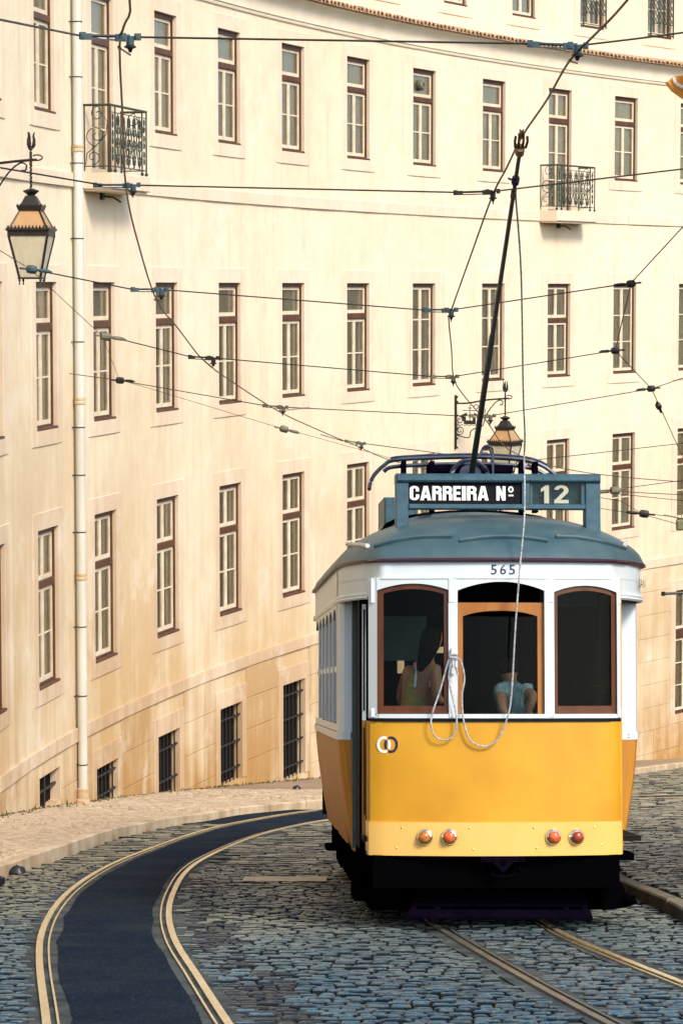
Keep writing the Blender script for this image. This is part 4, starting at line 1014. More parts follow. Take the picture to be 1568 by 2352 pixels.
# white window frame
xs = lin(XL, XR, 44)
wf = MB()
wf.strip(lin(XL, XR, 24), K(1.683), K(1.716), lambda x: yf(x) - .012, .06)
OPN = [(-.921, -.361, 2.700, 2.752), (-.289, .403, 2.695, 2.765), (.481, 1.000, 2.685, 2.738)]
for a, b in ((XL, -.921), (-.361, -.289), (.403, .481), (1.000, XR)): wf.strip([a, b], K(1.716), K(2.80), lambda x: yf(x) - .012, .05)
for a, b, z0, z1 in OPN:
    c = (a + b) / 2; h = (b - a) / 2; wf.strip(lin(a, b, 16), (lambda x, c=c, h=h, z0=z0, z1=z1: z1 - (z1 - z0) * ((x - c) / h) ** 2), K(2.80), lambda x: yf(x) - .010, .045)
T(wf, 'window_frame', 'tramwhite')
for x in (-.325, .442, XL + .032, 1.018):
    yy = yf(x) - .012; w2 = .034 if abs(x) < .9 else .016
    for za, zb_2 in ((2.60, 2.79), (1.69, 1.76)): m = MB(); m.bbox(x - w2, x + w2, yy - .004, yy + .002, za, zb_2, .003); T(m, 'joint_plate', 'tramwhite')
# fascia wrapping round the corners, with bead and number
FP = [(-1.17, 2.2), (-1.175, 1.6), (-1.165, 1.15), (-1.12, .72), (-1.03, .36), (-.97, .22)] + [(x, yf(x) + .0) for x in lin(-.90, .95, 18)] + [(1.03, .18), (1.12, .34), (1.24, .62), (1.32, .92), (1.345, 1.3), (1.345, 2.2)]
def pathband(path, prof, name, m, parent=None, smooth=True, close=False):
    """prof: list of (outward, z)"""
    rows = []; L = len(path)
    for i, (x, y) in enumerate(path):
        a = path[max(i - 1, 0)]; b = path[min(i + 1, L - 1)]; tx, ty = b[0] - a[0], b[1] - a[1]; l = math.hypot(tx, ty); nx, ny = ty / l, -tx / l
        rows.append([(x + nx * o_, y + ny * o_, z) for o_, z in prof])
    mb = MB(); mb.grid(rows); return T(mb, name, m, parent, smooth=smooth, fix=False)
FPs = [(q.x, q.y) for q in smooth_line([(a, b, 0) for a, b in FP], 4)]
fas = pathband(FPs, [(-.03, 2.795), (.0, 2.795), (.0, 2.94), (-.03, 2.94)], 'fascia', 'tramwhite')
cL = [p for p in FPs if p[0] < -.955]; cR = [p for p in FPs if p[0] > .985]
SL_ = [(-1.172, 7.6), (-1.17, 2.2)]; SR_ = [(1.345, 2.2), (1.345, 7.6)]
for cc in (cL, cR): pathband(cc, [(-.03, 2.66), (0, 2.66), (.0, 2.80), (-.03, 2.80)], 'corner_fascia', 'tramwhite')
for cc in (SL_ + cL[1:], cR + SR_[1:]):
    pathband(cc, [(-.02, 2.635), (.012, 2.635), (.022, 2.648), (.012, 2.662), (.018, 2.672), (.010, 2.690), (-.0, 2.692)], 'fascia_bead', 'tramwhite')
mm_ = MB(); mm_.strip(lin(XL + .02, XR - .01, 24), K(2.789), K(2.803), lambda x: yf(x) - .018, .02); T(mm_, 'thin_moulding', 'tramwhite')
def text(s, x, z, h, w_, y, m, parent, bold=0.0, name='lettering', ry=0, flat=True):
    cu = bpy.data.curves.new(name, 'FONT'); cu.body = s; cu.size = 1; cu.offset = bold; cu.resolution_u = 3; cu.extrude = .0
    tmp = bpy.data.objects.new('tmp', cu); COL.objects.link(tmp); bpy.context.view_layer.update()
    me = bpy.data.meshes.new_from_object(tmp.evaluated_get(bpy.context.evaluated_depsgraph_get())); bpy.data.objects.remove(tmp); bpy.data.curves.remove(cu)
    co = np.array([v.co[:] for v in me.vertices]); mn, mx = co.min(0), co.max(0)
    for v in me.vertices:
        u = (v.co.x - mn[0]) / (mx[0] - mn[0]); t_ = (v.co.y - mn[1]) / (mx[1] - mn[1]); X = x + u * w_
        v.co = (X, (y(X) if callable(y) else y), z + t_ * h)
    me.materials.clear(); me.materials.append(MT[m]); ob = bpy.data.objects.new(name, me); COL.objects.link(ob); ob.parent = parent; return ob
yt = lambda x: yf(x) - .004
for ch, x in (('5', -.023), ('6', .050), ('5', .122)): text(ch, x, 2.822, .078, .046, yt, 'navy', fas, .004, 'fleet_number')
text('SAN', 1.262, 2.748, .070, .09, lambda x: .60 + (x - 1.25) * 3.0 - .035, 'signblack', fas, .0, 'fleet_lettering')
# gutter and roof
GP = [(p[0] + (0), p[1]) for p in FPs]
gut = pathband([p for p in FPs if -.96 < p[0] < 1.10 and p[1] < .34], [(.0, 2.925), (.03, 2.922), (.045, 2.935), (.03, 2.95), (0, 2.95)], 'gutter', 'maroon')
OUT = [(-1.20, 7.3), (-1.205, 4.5), (-1.20, 1.6), (-1.185, 1.15), (-1.13, .70), (-1.04, .34), (-.93, .12), (-.70, .0), (-.35, -.08), (.02, -.125), (.40, -.09), (.75, -.01), (.98, .12), (1.12, .32), (1.25, .60), (1.345, .92), (1.37, 1.4), (1.375, 4.5), (1.37, 7.3), (1.2, 7.9), (.7, 8.3), (.08, 8.45), (-.5, 8.35), (-1.0, 7.95)]
OUTs = [(q.x, q.y) for q in smooth_line([(a, b, 0) for a, b in OUT + OUT[:1]], 4)][:-1]
def rz_(u): return 2.955 + .43 * (1 - (1 - u) ** 2.2) ** .62
def spine(x, y): yy = min(max(y, 1.5), 6.9); return (.08 + (x - .08) * .04, yy)
rf = MB(); rws = []
for u in [0, .03, .07, .12, .18, .26, .35, .45, .56, .68, .8, .92, 1.0]:
    rws.append([(x + (spine(x, y)[0] - x) * u, y + (spine(x, y)[1] - y) * u, rz_(u)) for x, y in OUTs + OUTs[:1]])
rf.grid(rws); roof = T(rf, 'roof', 'roof', smooth=True, fix=False)
pathband(OUTs, [(.0, 2.955), (.012, 2.95), (.012, 2.925), (-.05, 2.925)], 'roof_edge', 'maroon')
# interior ceiling
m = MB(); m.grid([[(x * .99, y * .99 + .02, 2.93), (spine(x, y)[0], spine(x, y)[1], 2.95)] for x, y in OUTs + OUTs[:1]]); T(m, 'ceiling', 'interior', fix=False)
def roof_pt(x, u):
    """point of the rounded roof end over x at ring u"""
    best = None
    for (ox, oy) in OUTs:
        if oy > 1.45: continue
        s_ = spine(ox, oy); px_, py_ = ox + (s_[0] - ox) * u, oy + (s_[1] - oy) * u
        d = abs(px_ - x)
        if best is None or d < best[0]: best = (d, px_, py_)
    i = [(ox, oy) for (ox, oy) in OUTs if oy <= 1.45]; pts = []
    for (ox, oy) in i: s_ = spine(ox, oy); pts.append((ox + (s_[0] - ox) * u, oy + (s_[1] - oy) * u))
    pts.sort(); xs_ = [p[0] for p in pts]; ys_ = [p[1] for p in pts]
    return (x, float(np.interp(x, xs_, ys_)), rz_(u))
for (xa, xb, ua, um) in ((-.93, -.32, .045, .125), (-.262, .445, .085, .125), (.52, 1.13, .085, .040)):
    m = MB(); pts = []
    for t_ in lin(0, 1, 14):
        x = xa + (xb - xa) * t_
        u = .075 + .035 * math.sin(math.pi * min(1, max(0, t_))) if xa > -.5 and xa < .4 else (.045 + .07 * math.sin(math.pi * .5 * min(1, t_ * 1.35)) if xa < -.5 else .115 - .07 * max(0, t_ * 1.35 - .35))
        p = roof_pt(x, u); pts.append((p[0], p[1] - .012, p[2] + .004))
    m.tube(pts, .018, 6); rw = [[(p[0], p[1] - .02, p[2] + .004), (p[0], p[1] + .02, p[2] - .002)] for p in pts]; m.grid(rw); T(m, 'drip_rail', 'roof')
for pa, pb in (((-1.10, .10), (-.98, .045)), ((1.205, .10), (1.12, .05))):
    m = MB(); a = roof_pt(*pa); b = roof_pt(*pb); m.tube([(a[0], a[1], a[2] + .02), (b[0], b[1] - .02, b[2] + .015)], .020, 6); T(m, 'roof_end_rail', 'zinc')
m = MB(); m.grid([[(.08 + .82 * math.cos(a) * (1 if abs(y - 4.5) < 2 else .9), y, 3.34 + .17 * math.sin(a)) for a in lin(0, math.pi, 12)] for y in (2.6, 2.8, 6.3, 6.5)]); m.grid([[(.08 + .74 * math.cos(a), 2.6, 3.34 + .15 * math.sin(a)), (.08 + .3 * math.cos(a), 2.58, 3.34)] for a in lin(0, math.pi, 12)]); T(m, 'roof_hump', 'roof', smooth=True, fix=False)
m = MB(); m.bbox(-.66, -.36, 3.6, 4.6, 3.40, 3.69, .02); T(m, 'resistor_box', 'signblue'); m = MB(); m.bbox(.45, .80, 3.6, 4.6, 3.38, 3.52, .02); T(m, 'resistor_box', 'signblue')
# left and right saloon sides
def xo(z, y):   # tumblehome of the lower side
    return 0 if z > 1.5 else -.13 * ((1.5 - z) / .95) ** 1.4
def side_path(sgn):
    if sgn < 0: return [(-1.065, 1.22), (-1.13, 1.225), (-1.165, 1.26), (-1.178, 1.33), (-1.18, 1.5), (-1.18, 7.0), (-1.16, 7.2), (-1.07, 7.3)]
    return [(1.06, 1.22), (1.28, 1.225), (1.325, 1.25), (1.345, 1.33), (1.35, 1.5), (1.35, 7.0), (1.33, 7.2), (1.2, 7.3)]
for sgn in (-1, 1):
    sp2 = side_path(sgn)
    def vband(z0, z1, name, m_, out=0.0, n=6, path=sp2, parent=None):
        mb = MB(); mb.grid([[(x + sgn * (out + xo(z, y)) * (1 if i > 1 else 1), y, z) for z in lin(z0, z1, n)] for i, (x, y) in enumerate(path)]); return T(mb, name, m_, parent, smooth=True, fix=False)
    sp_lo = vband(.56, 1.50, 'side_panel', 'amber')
    vband(1.49, 1.555, 'waist_rail', 'tramwhite', .012, 1)
    cor = [p for p in sp2 if p[1] < 1.62]; vband(1.55, 2.65, 'corner_post', 'tramwhite', 0, 2, cor)
    vband(1.555, 1.62, 'window_sill_rail', 'tramwhite', 0, 1, [(sp2[4][0], 1.5), (sp2[4][0], 7.0)])
    for x_ in (sp2[0][0] + (.055 if sgn < 0 else .05), sp2[0][0] + (.10 if sgn < 0 else .20)):
        for z in (1.51, 1.535): m = MB(); m.lathe([(.007, 0), (.0, .006)], 6, Matrix.Translation((x_, 1.218, z)) @ Matrix.Rotation(R_(90), 4, 'X')); T(m, 'rivet', 'tramwhite')
    for x_ in ((sp2[0][0] + .075,) if sgn < 0 else (sp2[0][0] + .10,)):
        m = MB(); m.box(x_ - .004, x_ + .004, 1.213, 1.225, .60, 1.49); T(m, 'plank_joint', 'signblack')
    m = MB(); x_ = sp2[0][0]; m.box(x_ + .0, x_ + .05, 1.205, 1.23, 1.02, 1.06); T(m, 'hinge', 'yellow')
    # six arched windows
    X = sp2[4][0]; y = 1.62; n = 6; wd2 = (6.95 - y) / n
    for k in range(n):
        a = y + k * wd2; post = MB()
        post.box(min(X, X - sgn * .05), max(X, X - sgn * .05), a - .0, a + .11, 1.62, 2.66)
        hd = MB(); cy = a + .11 + (wd2 - .11) / 2; hh = (wd2 - .11) / 2
        pr2 = [(a + .11 + (wd2 - .11) * t_, 2.52 + .09 * (1 - ((t_ - .5) * 2) ** 2)) for t_ in lin(0, 1, 8)]
        hd.grid([[(X - sgn * .002, p[0], p[1]), (X - sgn * .002, p[0], 2.66)] for p in pr2]); hd.grid([[(X - sgn * .002, p[0], p[1]), (X - sgn * .05, p[0], p[1])] for p in pr2])
        T(post, 'window_post', 'tramwhite'); T(hd, 'window_arch', 'tramwhite', fix=False)
        g = MB(); g.box(X - sgn * .028 - .003, X - sgn * .028 + .003, a + .11, a + wd2, 1.62, 2.60); T(g, 'side_window', 'tramglass')
        m = MB(); m.box(min(X - sgn * .015, X - sgn * .04), max(X - sgn * .015, X - sgn * .04), a + .11, a + wd2, 2.06, 2.11); T(m, 'window_rail', 'tramwhite')
    xa_ = X - sgn * .17; m = MB(); m.box(min(xa_, xa_ - .01), max(xa_, xa_ + .0), 1.3, 7.0, .6, 1.6); T(m, 'inner_lining', 'interior')
    m = MB(); m.grid([[(X, 1.5, 2.64), (X, 1.5, 2.94)], [(X, 7.2, 2.64), (X, 7.2, 2.94)]]); T(m, 'letterboard', 'tramwhite', fix=False)
# far platform
m = MB()
for z0, z1 in ((.6, 1.66), (2.62, 2.94)): m.grid([[(x, y, z) for z in (z0, z1)] for x, y in ((-1.1, 7.3), (-.98, 8.1), (-.5, 8.33), (.08, 8.4), (.6, 8.33), (1.1, 8.1), (1.25, 7.3))])
T(m, 'far_end_panel', 'yellow', fix=False)
m = MB()
for x0, x1, z0, z1 in ((-1.1, -.31, .6, 2.94), (-.31, -.235, .6, 2.08), (-.31, -.235, 2.41, 2.94), (-.235, .03, .6, 2.94), (.03, .26, .6, 2.295), (.03, .26, 2.36, 2.94), (.18, .20, 2.295, 2.36), (.26, 1.25, .6, 2.94)): m.box(x0, x1, 7.3, 7.34, z0, z1)
T(m, 'far_partition', 'interior')
m = MB()
for x in (-.98, -.34, .46, 1.08): m.box(x - .035, x + .035, 8.1, 8.3, 1.66, 2.62)
T(m, 'far_window_post', 'tramwhite')
# floor and partition between platform and saloon
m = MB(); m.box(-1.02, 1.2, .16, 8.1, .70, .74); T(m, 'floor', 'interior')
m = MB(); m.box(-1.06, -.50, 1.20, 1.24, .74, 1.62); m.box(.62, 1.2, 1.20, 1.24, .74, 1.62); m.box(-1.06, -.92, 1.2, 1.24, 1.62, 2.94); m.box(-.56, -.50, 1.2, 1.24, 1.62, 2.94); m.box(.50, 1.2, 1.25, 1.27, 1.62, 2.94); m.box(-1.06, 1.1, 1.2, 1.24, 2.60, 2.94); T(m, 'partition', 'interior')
m = MB(); m.box(1.00, 1.055, 1.10, 1.16, 1.0, 2.7); m.box(-.945, -.93, .42, .48, 1.7, 2.72); T(m, 'inner_door_edge', 'tealint')
m = MB(); m.box(.50, .98, 1.05, 1.08, 2.60, 2.74); m.box(-.90, -.45, 1.10, 1.13, 2.15, 2.52); T(m, 'inner_panel', 'tealint')
m = MB(); hx, hz = 1.03, 1.935; m.box(hx - .012, hx + .012, 1.085, 1.10, hz - .06, hz + .06); m.tube([(hx, 1.08, hz), (hx, 1.0, hz), (hx - .10, 1.0, hz)], .011, 8); m.lathe([(0, -.02), (.02, 0), (0, .02)], 8, None, (hx - .10, 1.0, hz)); T(m, 'door_handle', 'brass')
# grab rails hanging under the platform ceiling
m = MB()
for x in (.12, .16, .30, .50): m.tube([(x, 1.6, 2.93), (x, 1.6, 2.60)], .008, 6)
m.tube([(.1, 1.9, 2.62), (.42, 1.2, 2.72)], .01, 6); m.tube([(.0, 1.5, 2.70), (.0, 7, 2.70)], .012, 6); T(m, 'grab_rail', 'brass')
# seats
for k in range(5):
    for sx in (-1, 1):
        m = MB(); x0, x1 = (-1.05, -.25) if sx < 0 else (.42, 1.2); y0 = 1.9 + k * .95; m.bbox(x0, x1, y0, y0 + .42, 1.12, 1.22, .02); m.bbox(x0, x1, y0 + .38, y0 + .44, 1.22, 1.66, .02); m.box(x0 + .1, x0 + .16, y0 + .1, y0 + .16, .74, 1.12); m.box(x1 - .16, x1 - .1, y0 + .1, y0 + .16, .74, 1.12); T(m, 'bench_seat', 'mahog')
# wooden window sashes and glass in the rear end
def sash_w(a, b, z0, arch, fl, fr_, fb, ft, m_, name, dy=.012, glass=True):
    c, h = (a + b) / 2, (b - a) / 2; zt = lambda x: arch[1] - (arch[1] - arch[0]) * ((x - c) / h) ** 2 - .001
    Y = lambda x: yf(x) + dy
    m = MB(); m.strip([a, a + fl], K(z0), lambda x: zt(x), Y, .035); m.strip([b - fr_, b], K(z0), lambda x: zt(x), Y, .035)
    m.strip(lin(a + fl, b - fr_, 10), K(z0), K(z0 + fb), Y, .035); m.strip(lin(a + fl, b - fr_, 14), lambda x: zt(x) - ft, zt, Y, .035)
    s = T(m, name, m_)
    if glass:
        g = MB(); g.strip(lin(a + fl, b - fr_, 10), K(z0 + fb), lambda x: zt(x) - ft, lambda x: Y(x) + .015, .004); T(g, 'glass', 'tramglass', s)
    return s
sash_w(-.920, -.362, 1.718, (2.70, 2.752), .052, .032, .062, .042, 'mahog', 'wooden_sash')
sash_w(.482, .999, 1.718, (2.685, 2.738), .028, .045, .062, .040, 'mahog', 'wooden_sash')
m = MB(); Y = lambda x: yf(x) + .03
m.strip([-.288, -.245], K(1.718), K(2.60), Y, .035); m.strip([.350, .402], K(1.718), K(2.60), Y, .035); m.strip(lin(-.245, .350, 14), lambda x: 2.535 - .045 * abs((x - .052) / .3) ** 2.5, K(2.60), Y, .035)
s = T(m, 'lowered_sash', 'oak'); g = MB(); g.strip(lin(-.245, .350, 10), K(1.72), K(2.49), lambda x: Y(x) + .015, .004); T(g, 'glass', 'tramglass', s)
# doorway on the left: green post, folding leaf
m = MB(); m.box(-1.072, -1.018, 1.05, 1.13, .60, 2.66); T(m, 'door_post', 'greenpost')
m = MB(); m.box(-1.035, -1.025, .62, 1.05, .60, 2.66); T(m, 'door_edge', 'signblack')
m = MB(); m.box(-1.020, -.990, .42, .46, 1.66, 2.60); dl = T(m, 'door_leaf', 'tramwhite'); m = MB(); m.box(-1.012, -.998, .41, .42, 1.74, 2.56); T(m, 'leaf_glass', 'signblack', dl)
m = MB(); m.box(-1.020, -.990, .42, .46, .70, 1.655); dl = T(m, 'door_leaf', 'amber'); m = MB(); m.box(-1.008, -.998, .41, .42, .90, 1.60); T(m, 'leaf_slot', 'signblack', dl)
m = MB(); m.box(1.042, 1.056, .45, 1.15, .62, 2.66); T(m, 'door_edge', 'signblack')
m = MB(); m.strip([XR - .02, XR + .012], K(.60), K(2.80), lambda x: .13, .12); T(m, 'corner_trim', 'yellow'); m = MB(); m.strip([XL - .008, XL + .012], K(.60), K(1.66), lambda x: .16, .12)
T(m, 'corner_trim', 'yellow')
# tail lights
for x, z, lm in ((-.548, .747, 'lensorange'), (-.357, .750, 'lensred'), (.464, .748, 'lensred'), (.652, .744, 'lensdark')):
    m = MB(); n = 2 * .17 * (x - XC) / (1.013 ** 2); ry = math.atan(n)
    M = Matrix.Translation((x, yf(x) - .012, z)) @ Matrix.Rotation(ry, 4, 'Z') @ Matrix.Rotation(R_(90), 4, 'X')
    m.lathe([(.066, 0), (.066, .012), (.055, .032), (.047, .036), (.044, .026)], 24, M); hl = T(m, 'tail_light', 'chrome', smooth=True)
    m = MB(); m.lathe([(.044, .02), (.044, .052), (.036, .066), (.02, .072), (.0, .074)], 20, M); T(m, 'lens', lm, hl, smooth=True)
# emblem: two interlocking rings
def ring(cx, cz, ro, ri, m_, skip=None, sub=None):
    m = MB(); v = []; n = 40
    for k in range(n):
        a = 2 * math.pi * k / n
        for r in (ri, ro): x = cx + r[0] * math.cos(a); v.append((x, yf(x) - .0035, cz + r[1] * math.sin(a)))
    f = []
    for k in range(n):
        j = (k + 1) % n; a = 2 * math.pi * (k + .5) / n; px_, pz_ = cx + (ri[0] + ro[0]) / 2 * math.cos(a), cz + (ri[1] + ro[1]) / 2 * math.sin(a)
        if skip and skip(px_, pz_): continue
        f.append((2 * k, 2 * k + 1, 2 * j + 1, 2 * j))
    m.add(v, f); T(m, 'emblem_ring', m_, fix=False)
ro, ri = (.054, .066), (.034, .046)
def near(cx, cz): return lambda x, z: .60 < math.hypot((x - cx) / .054, (z - cz) / .066) < 1.03
ring(-.867, 1.473, ro, ri, 'lettering', near(-.812, 1.473)); ring(-.812, 1.473, ro, ri, 'navy', near(-.867, 1.473))
# destination sign on the roof
SY = .60
m = MB(); m.bbox(-.735, .945, SY - .05, SY + .22, 3.606, 3.676, .015); sg = T(m, 'sign_box', 'signblue')
m = MB(); m.bbox(-.735, -.632, SY - .02, SY + .16, 3.20, 3.606, .006); T(m, 'sign_leg', 'signblue', sg)
m = MB(); m.bbox(.822, .945, SY - .02, SY + .16, 3.18, 3.606, .006); T(m, 'sign_leg', 'signblue', sg)
m = MB(); m.bbox(-.632, .822, SY - .03, SY + .10, 3.385, 3.427, .008); m.bbox(.298, .362, SY - .025, SY + .06, 3.427, 3.606, .004); m.box(.79, .822, SY + .0, SY + .10, 3.43, 3.606); T(m, 'sign_rail', 'signblue', sg)
m = MB(); m.box(-.632, .298, SY + .0, SY + .02, 3.427, 3.606); bd = T(m, 'sign_board', 'signblack', sg)
m = MB(); m.box(.362, .79, SY + .06, SY + .07, 3.427, 3.606); T(m, 'sign_backing', 'slat', sg)
m = MB(); m.box(.362, .79, SY + .0, SY + .004, 3.427, 3.606); T(m, 'sign_glass', 'signglass', sg)
m = MB(); m.box(.368, .386, SY - .004, SY - .001, 3.43, 3.60); m.tube([(.37 + .41 * t_, SY + .02, 3.47 + .05 * math.sin(math.pi * t_)) for t_ in lin(0, 1, 10)], .006, 5); T(m, 'sign_fitting', 'slat', sg)
# heavy condensed letters, drawn as polygons on a 0..1 x 0..1 cell
def oval(x0, x1, z0, z1, n=10, q=(0, 360)):
    return [((x0 + x1) / 2 + (x1 - x0) / 2 * math.cos(R_(q[0] + (q[1] - q[0]) * k / n)), (z0 + z1) / 2 + (z1 - z0) / 2 * math.sin(R_(q[0] + (q[1] - q[0]) * k / n))) for k in range(n + 1)]
def stroke_between(o_, i_): return [(o_[k], o_[k + 1], i_[k + 1], i_[k]) for k in range(len(o_) - 1)]
def gC():
    o_ = [(1, .62), (1, .80)] + oval(0, 1, .56, 1, 8, (20, 180)) + oval(0, 1, 0, .44, 8, (180, 340)) + [(1, .2), (1, .40)]
    i_ = [(.66, .62), (.66, .74)] + oval(.36, .66, .66, .84, 8, (20, 180)) + oval(.36, .66, .16, .34, 8, (180, 340)) + [(.66, .26), (.66, .40)]
    return stroke_between(o_, i_)
def gA(): return [((0, 0), (.33, 0), (.52, .86), (.31, 1)), ((.31, 1), (.69, 1), (.6, .80), (.42, .80)), ((.69, 1), (1, 0), (.67, 0), (.48, .86)), ((.35, .17), (.65, .17), (.62, .36), (.38, .36))]
def gR():
    b = [((0, 0), (.35, 0), (.35, 1), (0, 1))]
    o_ = [(.35, 1)] + oval(.2, 1, .50, 1, 8, (90, -90)) + [(.35, .5)]; i_ = [(.35, .83)] + oval(.44, .66, .64, .83, 8, (90, -90)) + [(.35, .64)]
    return b + stroke_between(o_, i_) + [((.40, .44), (.40, .58), (.9, .58), (1, .40)), ((.66, .5), (1, .42), (1, 0), (.66, 0))]
def gE(): return [((0, 0), (.38, 0), (.38, 1), (0, 1)), ((.38, 0), (1, 0), (1, .19), (.38, .19)), ((.38, .41), (.92, .41), (.92, .60), (.38, .60)), ((.38, .81), (1, .81), (1, 1), (.38, 1))]
def gI(): return [((0, 0), (1, 0), (1, 1), (0, 1))]
def gN(): return [((0, 0), (.33, 0), (.33, 1), (0, 1)), ((.67, 0), (1, 0), (1, 1), (.67, 1)), ((.02, 1), (.36, 1), (.98, 0), (.64, 0))]
def g1(): return [((.42, 0), (.95, 0), (.95, 1), (.55, 1)), ((.42, 0), (.55, 1), (.42, .86), (.42, .7)), ((.05, .62), (.42, .72), (.6, 1), (.05, .80))]
def g2():
    o_ = oval(0, 1, .42, 1, 10, (170, -30)) + [(.42, .18)]; i_ = oval(.30, .68, .60, .84, 10, (170, -30)) + [(.0, .14)]
    return stroke_between(o_, i_) + [((0, 0), (1, 0), (1, .19), (0, .19))]
def go_(): return stroke_between(oval(0, 1, .36, 1, 14), oval(.30, .70, .50, .86, 14)) + [((.05, 0), (.95, 0), (.95, .15), (.05, .15))]
def glyph(fn, x, z, w_, h, y, m_, parent):
    mb = MB(); k = 0
    for q in fn():
        mb.add([(x + u * w_, y - .0006 * k, z + v_ * h) for u, v_ in q], [(0, 1, 2, 3)]); k += 1
    return T(mb, 'letter', m_, parent, fix=False)
zL, hL = 3.458, .118; x = -.622
for fn, w_ in ((gC, .077), (gA, .090), (gR, .077), (gR, .077), (gE, .062), (gI, .033), (gR, .077), (gA, .090)):
    glyph(fn, x, zL, w_, hL, SY - .003, 'lettering', bd); x += w_ + .0092
glyph(gN, .090, zL, .075, hL, SY - .003, 'lettering', bd); glyph(go_, .186, zL + .035, .045, .083, SY - .003, 'lettering', bd)
glyph(g1, .452, 3.436, .075, .150, SY - .004, 'cream', sg); glyph(g2, .565, 3.436, .118, .150, SY - .004, 'cream', sg)
for k in range(16): m = MB(); m.lathe([(.006, 0), (0, .006)], 6, Matrix.Translation((-.70 + 1.6 * k / 15, SY - .05, 3.622 + .008 * (k % 2))) @ Matrix.Rotation(R_(90), 4, 'X')); T(m, 'rivet', 'signblue', sg)
# roof bow, trolley base and pole
m = MB()
bow = smooth_line([(-.857, 2.45, 3.68), (-.845, 2.5, 3.74), (-.807, 2.5, 3.815), (-.72, 2.5, 3.90), (-.632, 2.5, 3.943), (-.3, 2.5, 3.965), (.124, 2.5, 3.973), (.45, 2.5, 3.958), (.61, 2.5, 3.93), (.72, 2.5, 3.88), (.82, 2.5, 3.80)], 4)
m.tube(bow, .018, 8); m.tube([(p[0], p[1] + .12, p[2] - .05) for p in bow[12:]], .018, 8); m.tube([(p[0], p[1] - .06, p[2] + .022) for p in bow[15:-4]], .010, 6)
T(m, 'roof_bow', 'bowblue', smooth=True)
m = MB()
for x in (-.55, -.30, .50, .62): m.box(x - .02, x + .02, 2.42, 2.60, 3.48, 3.93)
m.box(-.45, .5, 2.40, 2.50, 3.76, 3.80); m.box(-.60, .62, 2.5, 2.56, 3.70, 3.73); m.bbox(-.34, .42, 2.44, 2.6, 3.83, 3.90, .01); T(m, 'trolley_base', 'purple')
m = MB(); m.tube([(.02 + .16 * math.cos(a), 2.3, 3.78 + .15 * math.sin(a)) for a in lin(0, math.pi, 12)], .022, 6); m.lathe([(.10, 0), (.10, .05)], 16, Matrix.Translation((.03, 2.38, 3.80)) @ Matrix.Rotation(R_(90), 4, 'X')); T(m, 'pole_pivot', 'bowblue')
m = MB(); m.tube(smooth_line([(.215, 2.2, 3.66), (.215, 2.2, 3.98), (.19, 2.2, 4.04), (.14, 2.2, 4.04), (.10, 2.2, 3.96)], 4), .012, 6); T(m, 'hook_guard', 'bowblue')
pb, pt = Vector((.045, 2.4, 3.80)), Vector((-.235, -4.38, 5.39))
m = MB(); m.tube([pb, pb.lerp(pt, .5)], .027, 10, r2=.023); m.tube([pb.lerp(pt, .5), pt], .019, 10, r2=.013); pole = T(m, 'trolley_pole', 'iron', smooth=True)
for t_ in (.10, .5, .9):
    m = MB(); a = pb.lerp(pt, t_ - .008); b = pb.lerp(pt, t_ + .008); m.tube([a, b], .027 - .008 * t_, 10); T(m, 'pole_collar', 'iron', pole)
m = MB(); d = (pt - pb).normalized(); m.tube([pt - d * .04, pt + d * .05], .030, 10)
for sx in (-.034, .034, -.012, .012):
    a0 = pt + d * .05 + Vector((sx, 0, 0)); m.tube([a0, a0 + Vector((sx * .2, -.05, .03)), a0 + Vector((sx * .1, -.07, .08 if abs(sx) < .02 else .06))], .009, 6)
m.lathe([(.035, -.012), (.022, 0), (.035, .012)], 14, Matrix.Translation(pt + Vector((0, -.10, .09))) @ Matrix.Rotation(R_(90), 4, 'Y')); T(m, 'trolley_head', 'copper', pole)
# rope from the pole to the hook on the rear
rope_pts = [tuple(pb.lerp(pt, .93)), (-.13, -3.1, 5.33), (.045, -1.8, 4.98), (.186, -.6, 4.227), (.235, -.25, 3.93), (.256, .0, 3.74), (.235, -.20, 3.30), (.191, -.25, 2.868), (.157, -.22, 2.404), (.124, -.20, 1.854), (.082, -.17, 1.648), (.014, -.15, 1.511), (-.090, -.14, 1.463), (-.193, -.14, 1.511), (-.244, -.14, 1.648), (-.261, -.14, 1.854), (-.241, -.15, 1.991), (-.268, -.16, 2.129), (-.325, -.17, 2.173), (-.366, -.17, 2.146), (-.426, -.13, 1.923), (-.494, -.12, 1.717), (-.501, -.12, 1.614), (-.467, -.12, 1.538), (-.398, -.12, 1.511), (-.329, -.13, 1.545), (-.302, -.14, 1.648), (-.320, -.14, 1.785), (-.365, -.15, 1.991), (-.350, -.17, 2.10), (-.335, -.17, 2.15)]
m = MB(); m.tube(smooth_line(rope_pts, 6), .0072, 6)
rope = m.build('rope', MT['rope'], None); rope.matrix_world = MTm; tag(rope, 'pale rope hanging from the trolley pole and looped below the tram rear windows', 'rope')
m = MB()
for k in range(3): m.tube([(-.33 + .030 * math.cos(a), -.175 - .008 * k, 2.15 + .012 * k + .014 * math.sin(a)) for a in lin(0, 2 * math.pi, 12)], .008, 6)
m.tube([(-.32, -.17, 2.14), (-.31, -.19, 2.08), (-.295, -.18, 2.03)], .008, 6); kn = m.build('knot', MT['rope'], rope)
m = MB(); m.tube([(-.33, -.10, 2.10), (-.33, -.17, 2.10), (-.33, -.18, 2.17)], .010, 6); m.box(-.342, -.318, -.125, -.10, 2.03, 2.24); T(m, 'rope_hook', 'tramwhite')
m = MB()
for k in range(4): m.tube([(pb.lerp(pt, .927 + .003 * k) + Vector((.022 * math.cos(a), 0, .022 * math.sin(a)))) for a in lin(0, 2 * math.pi, 10)], .006, 5)
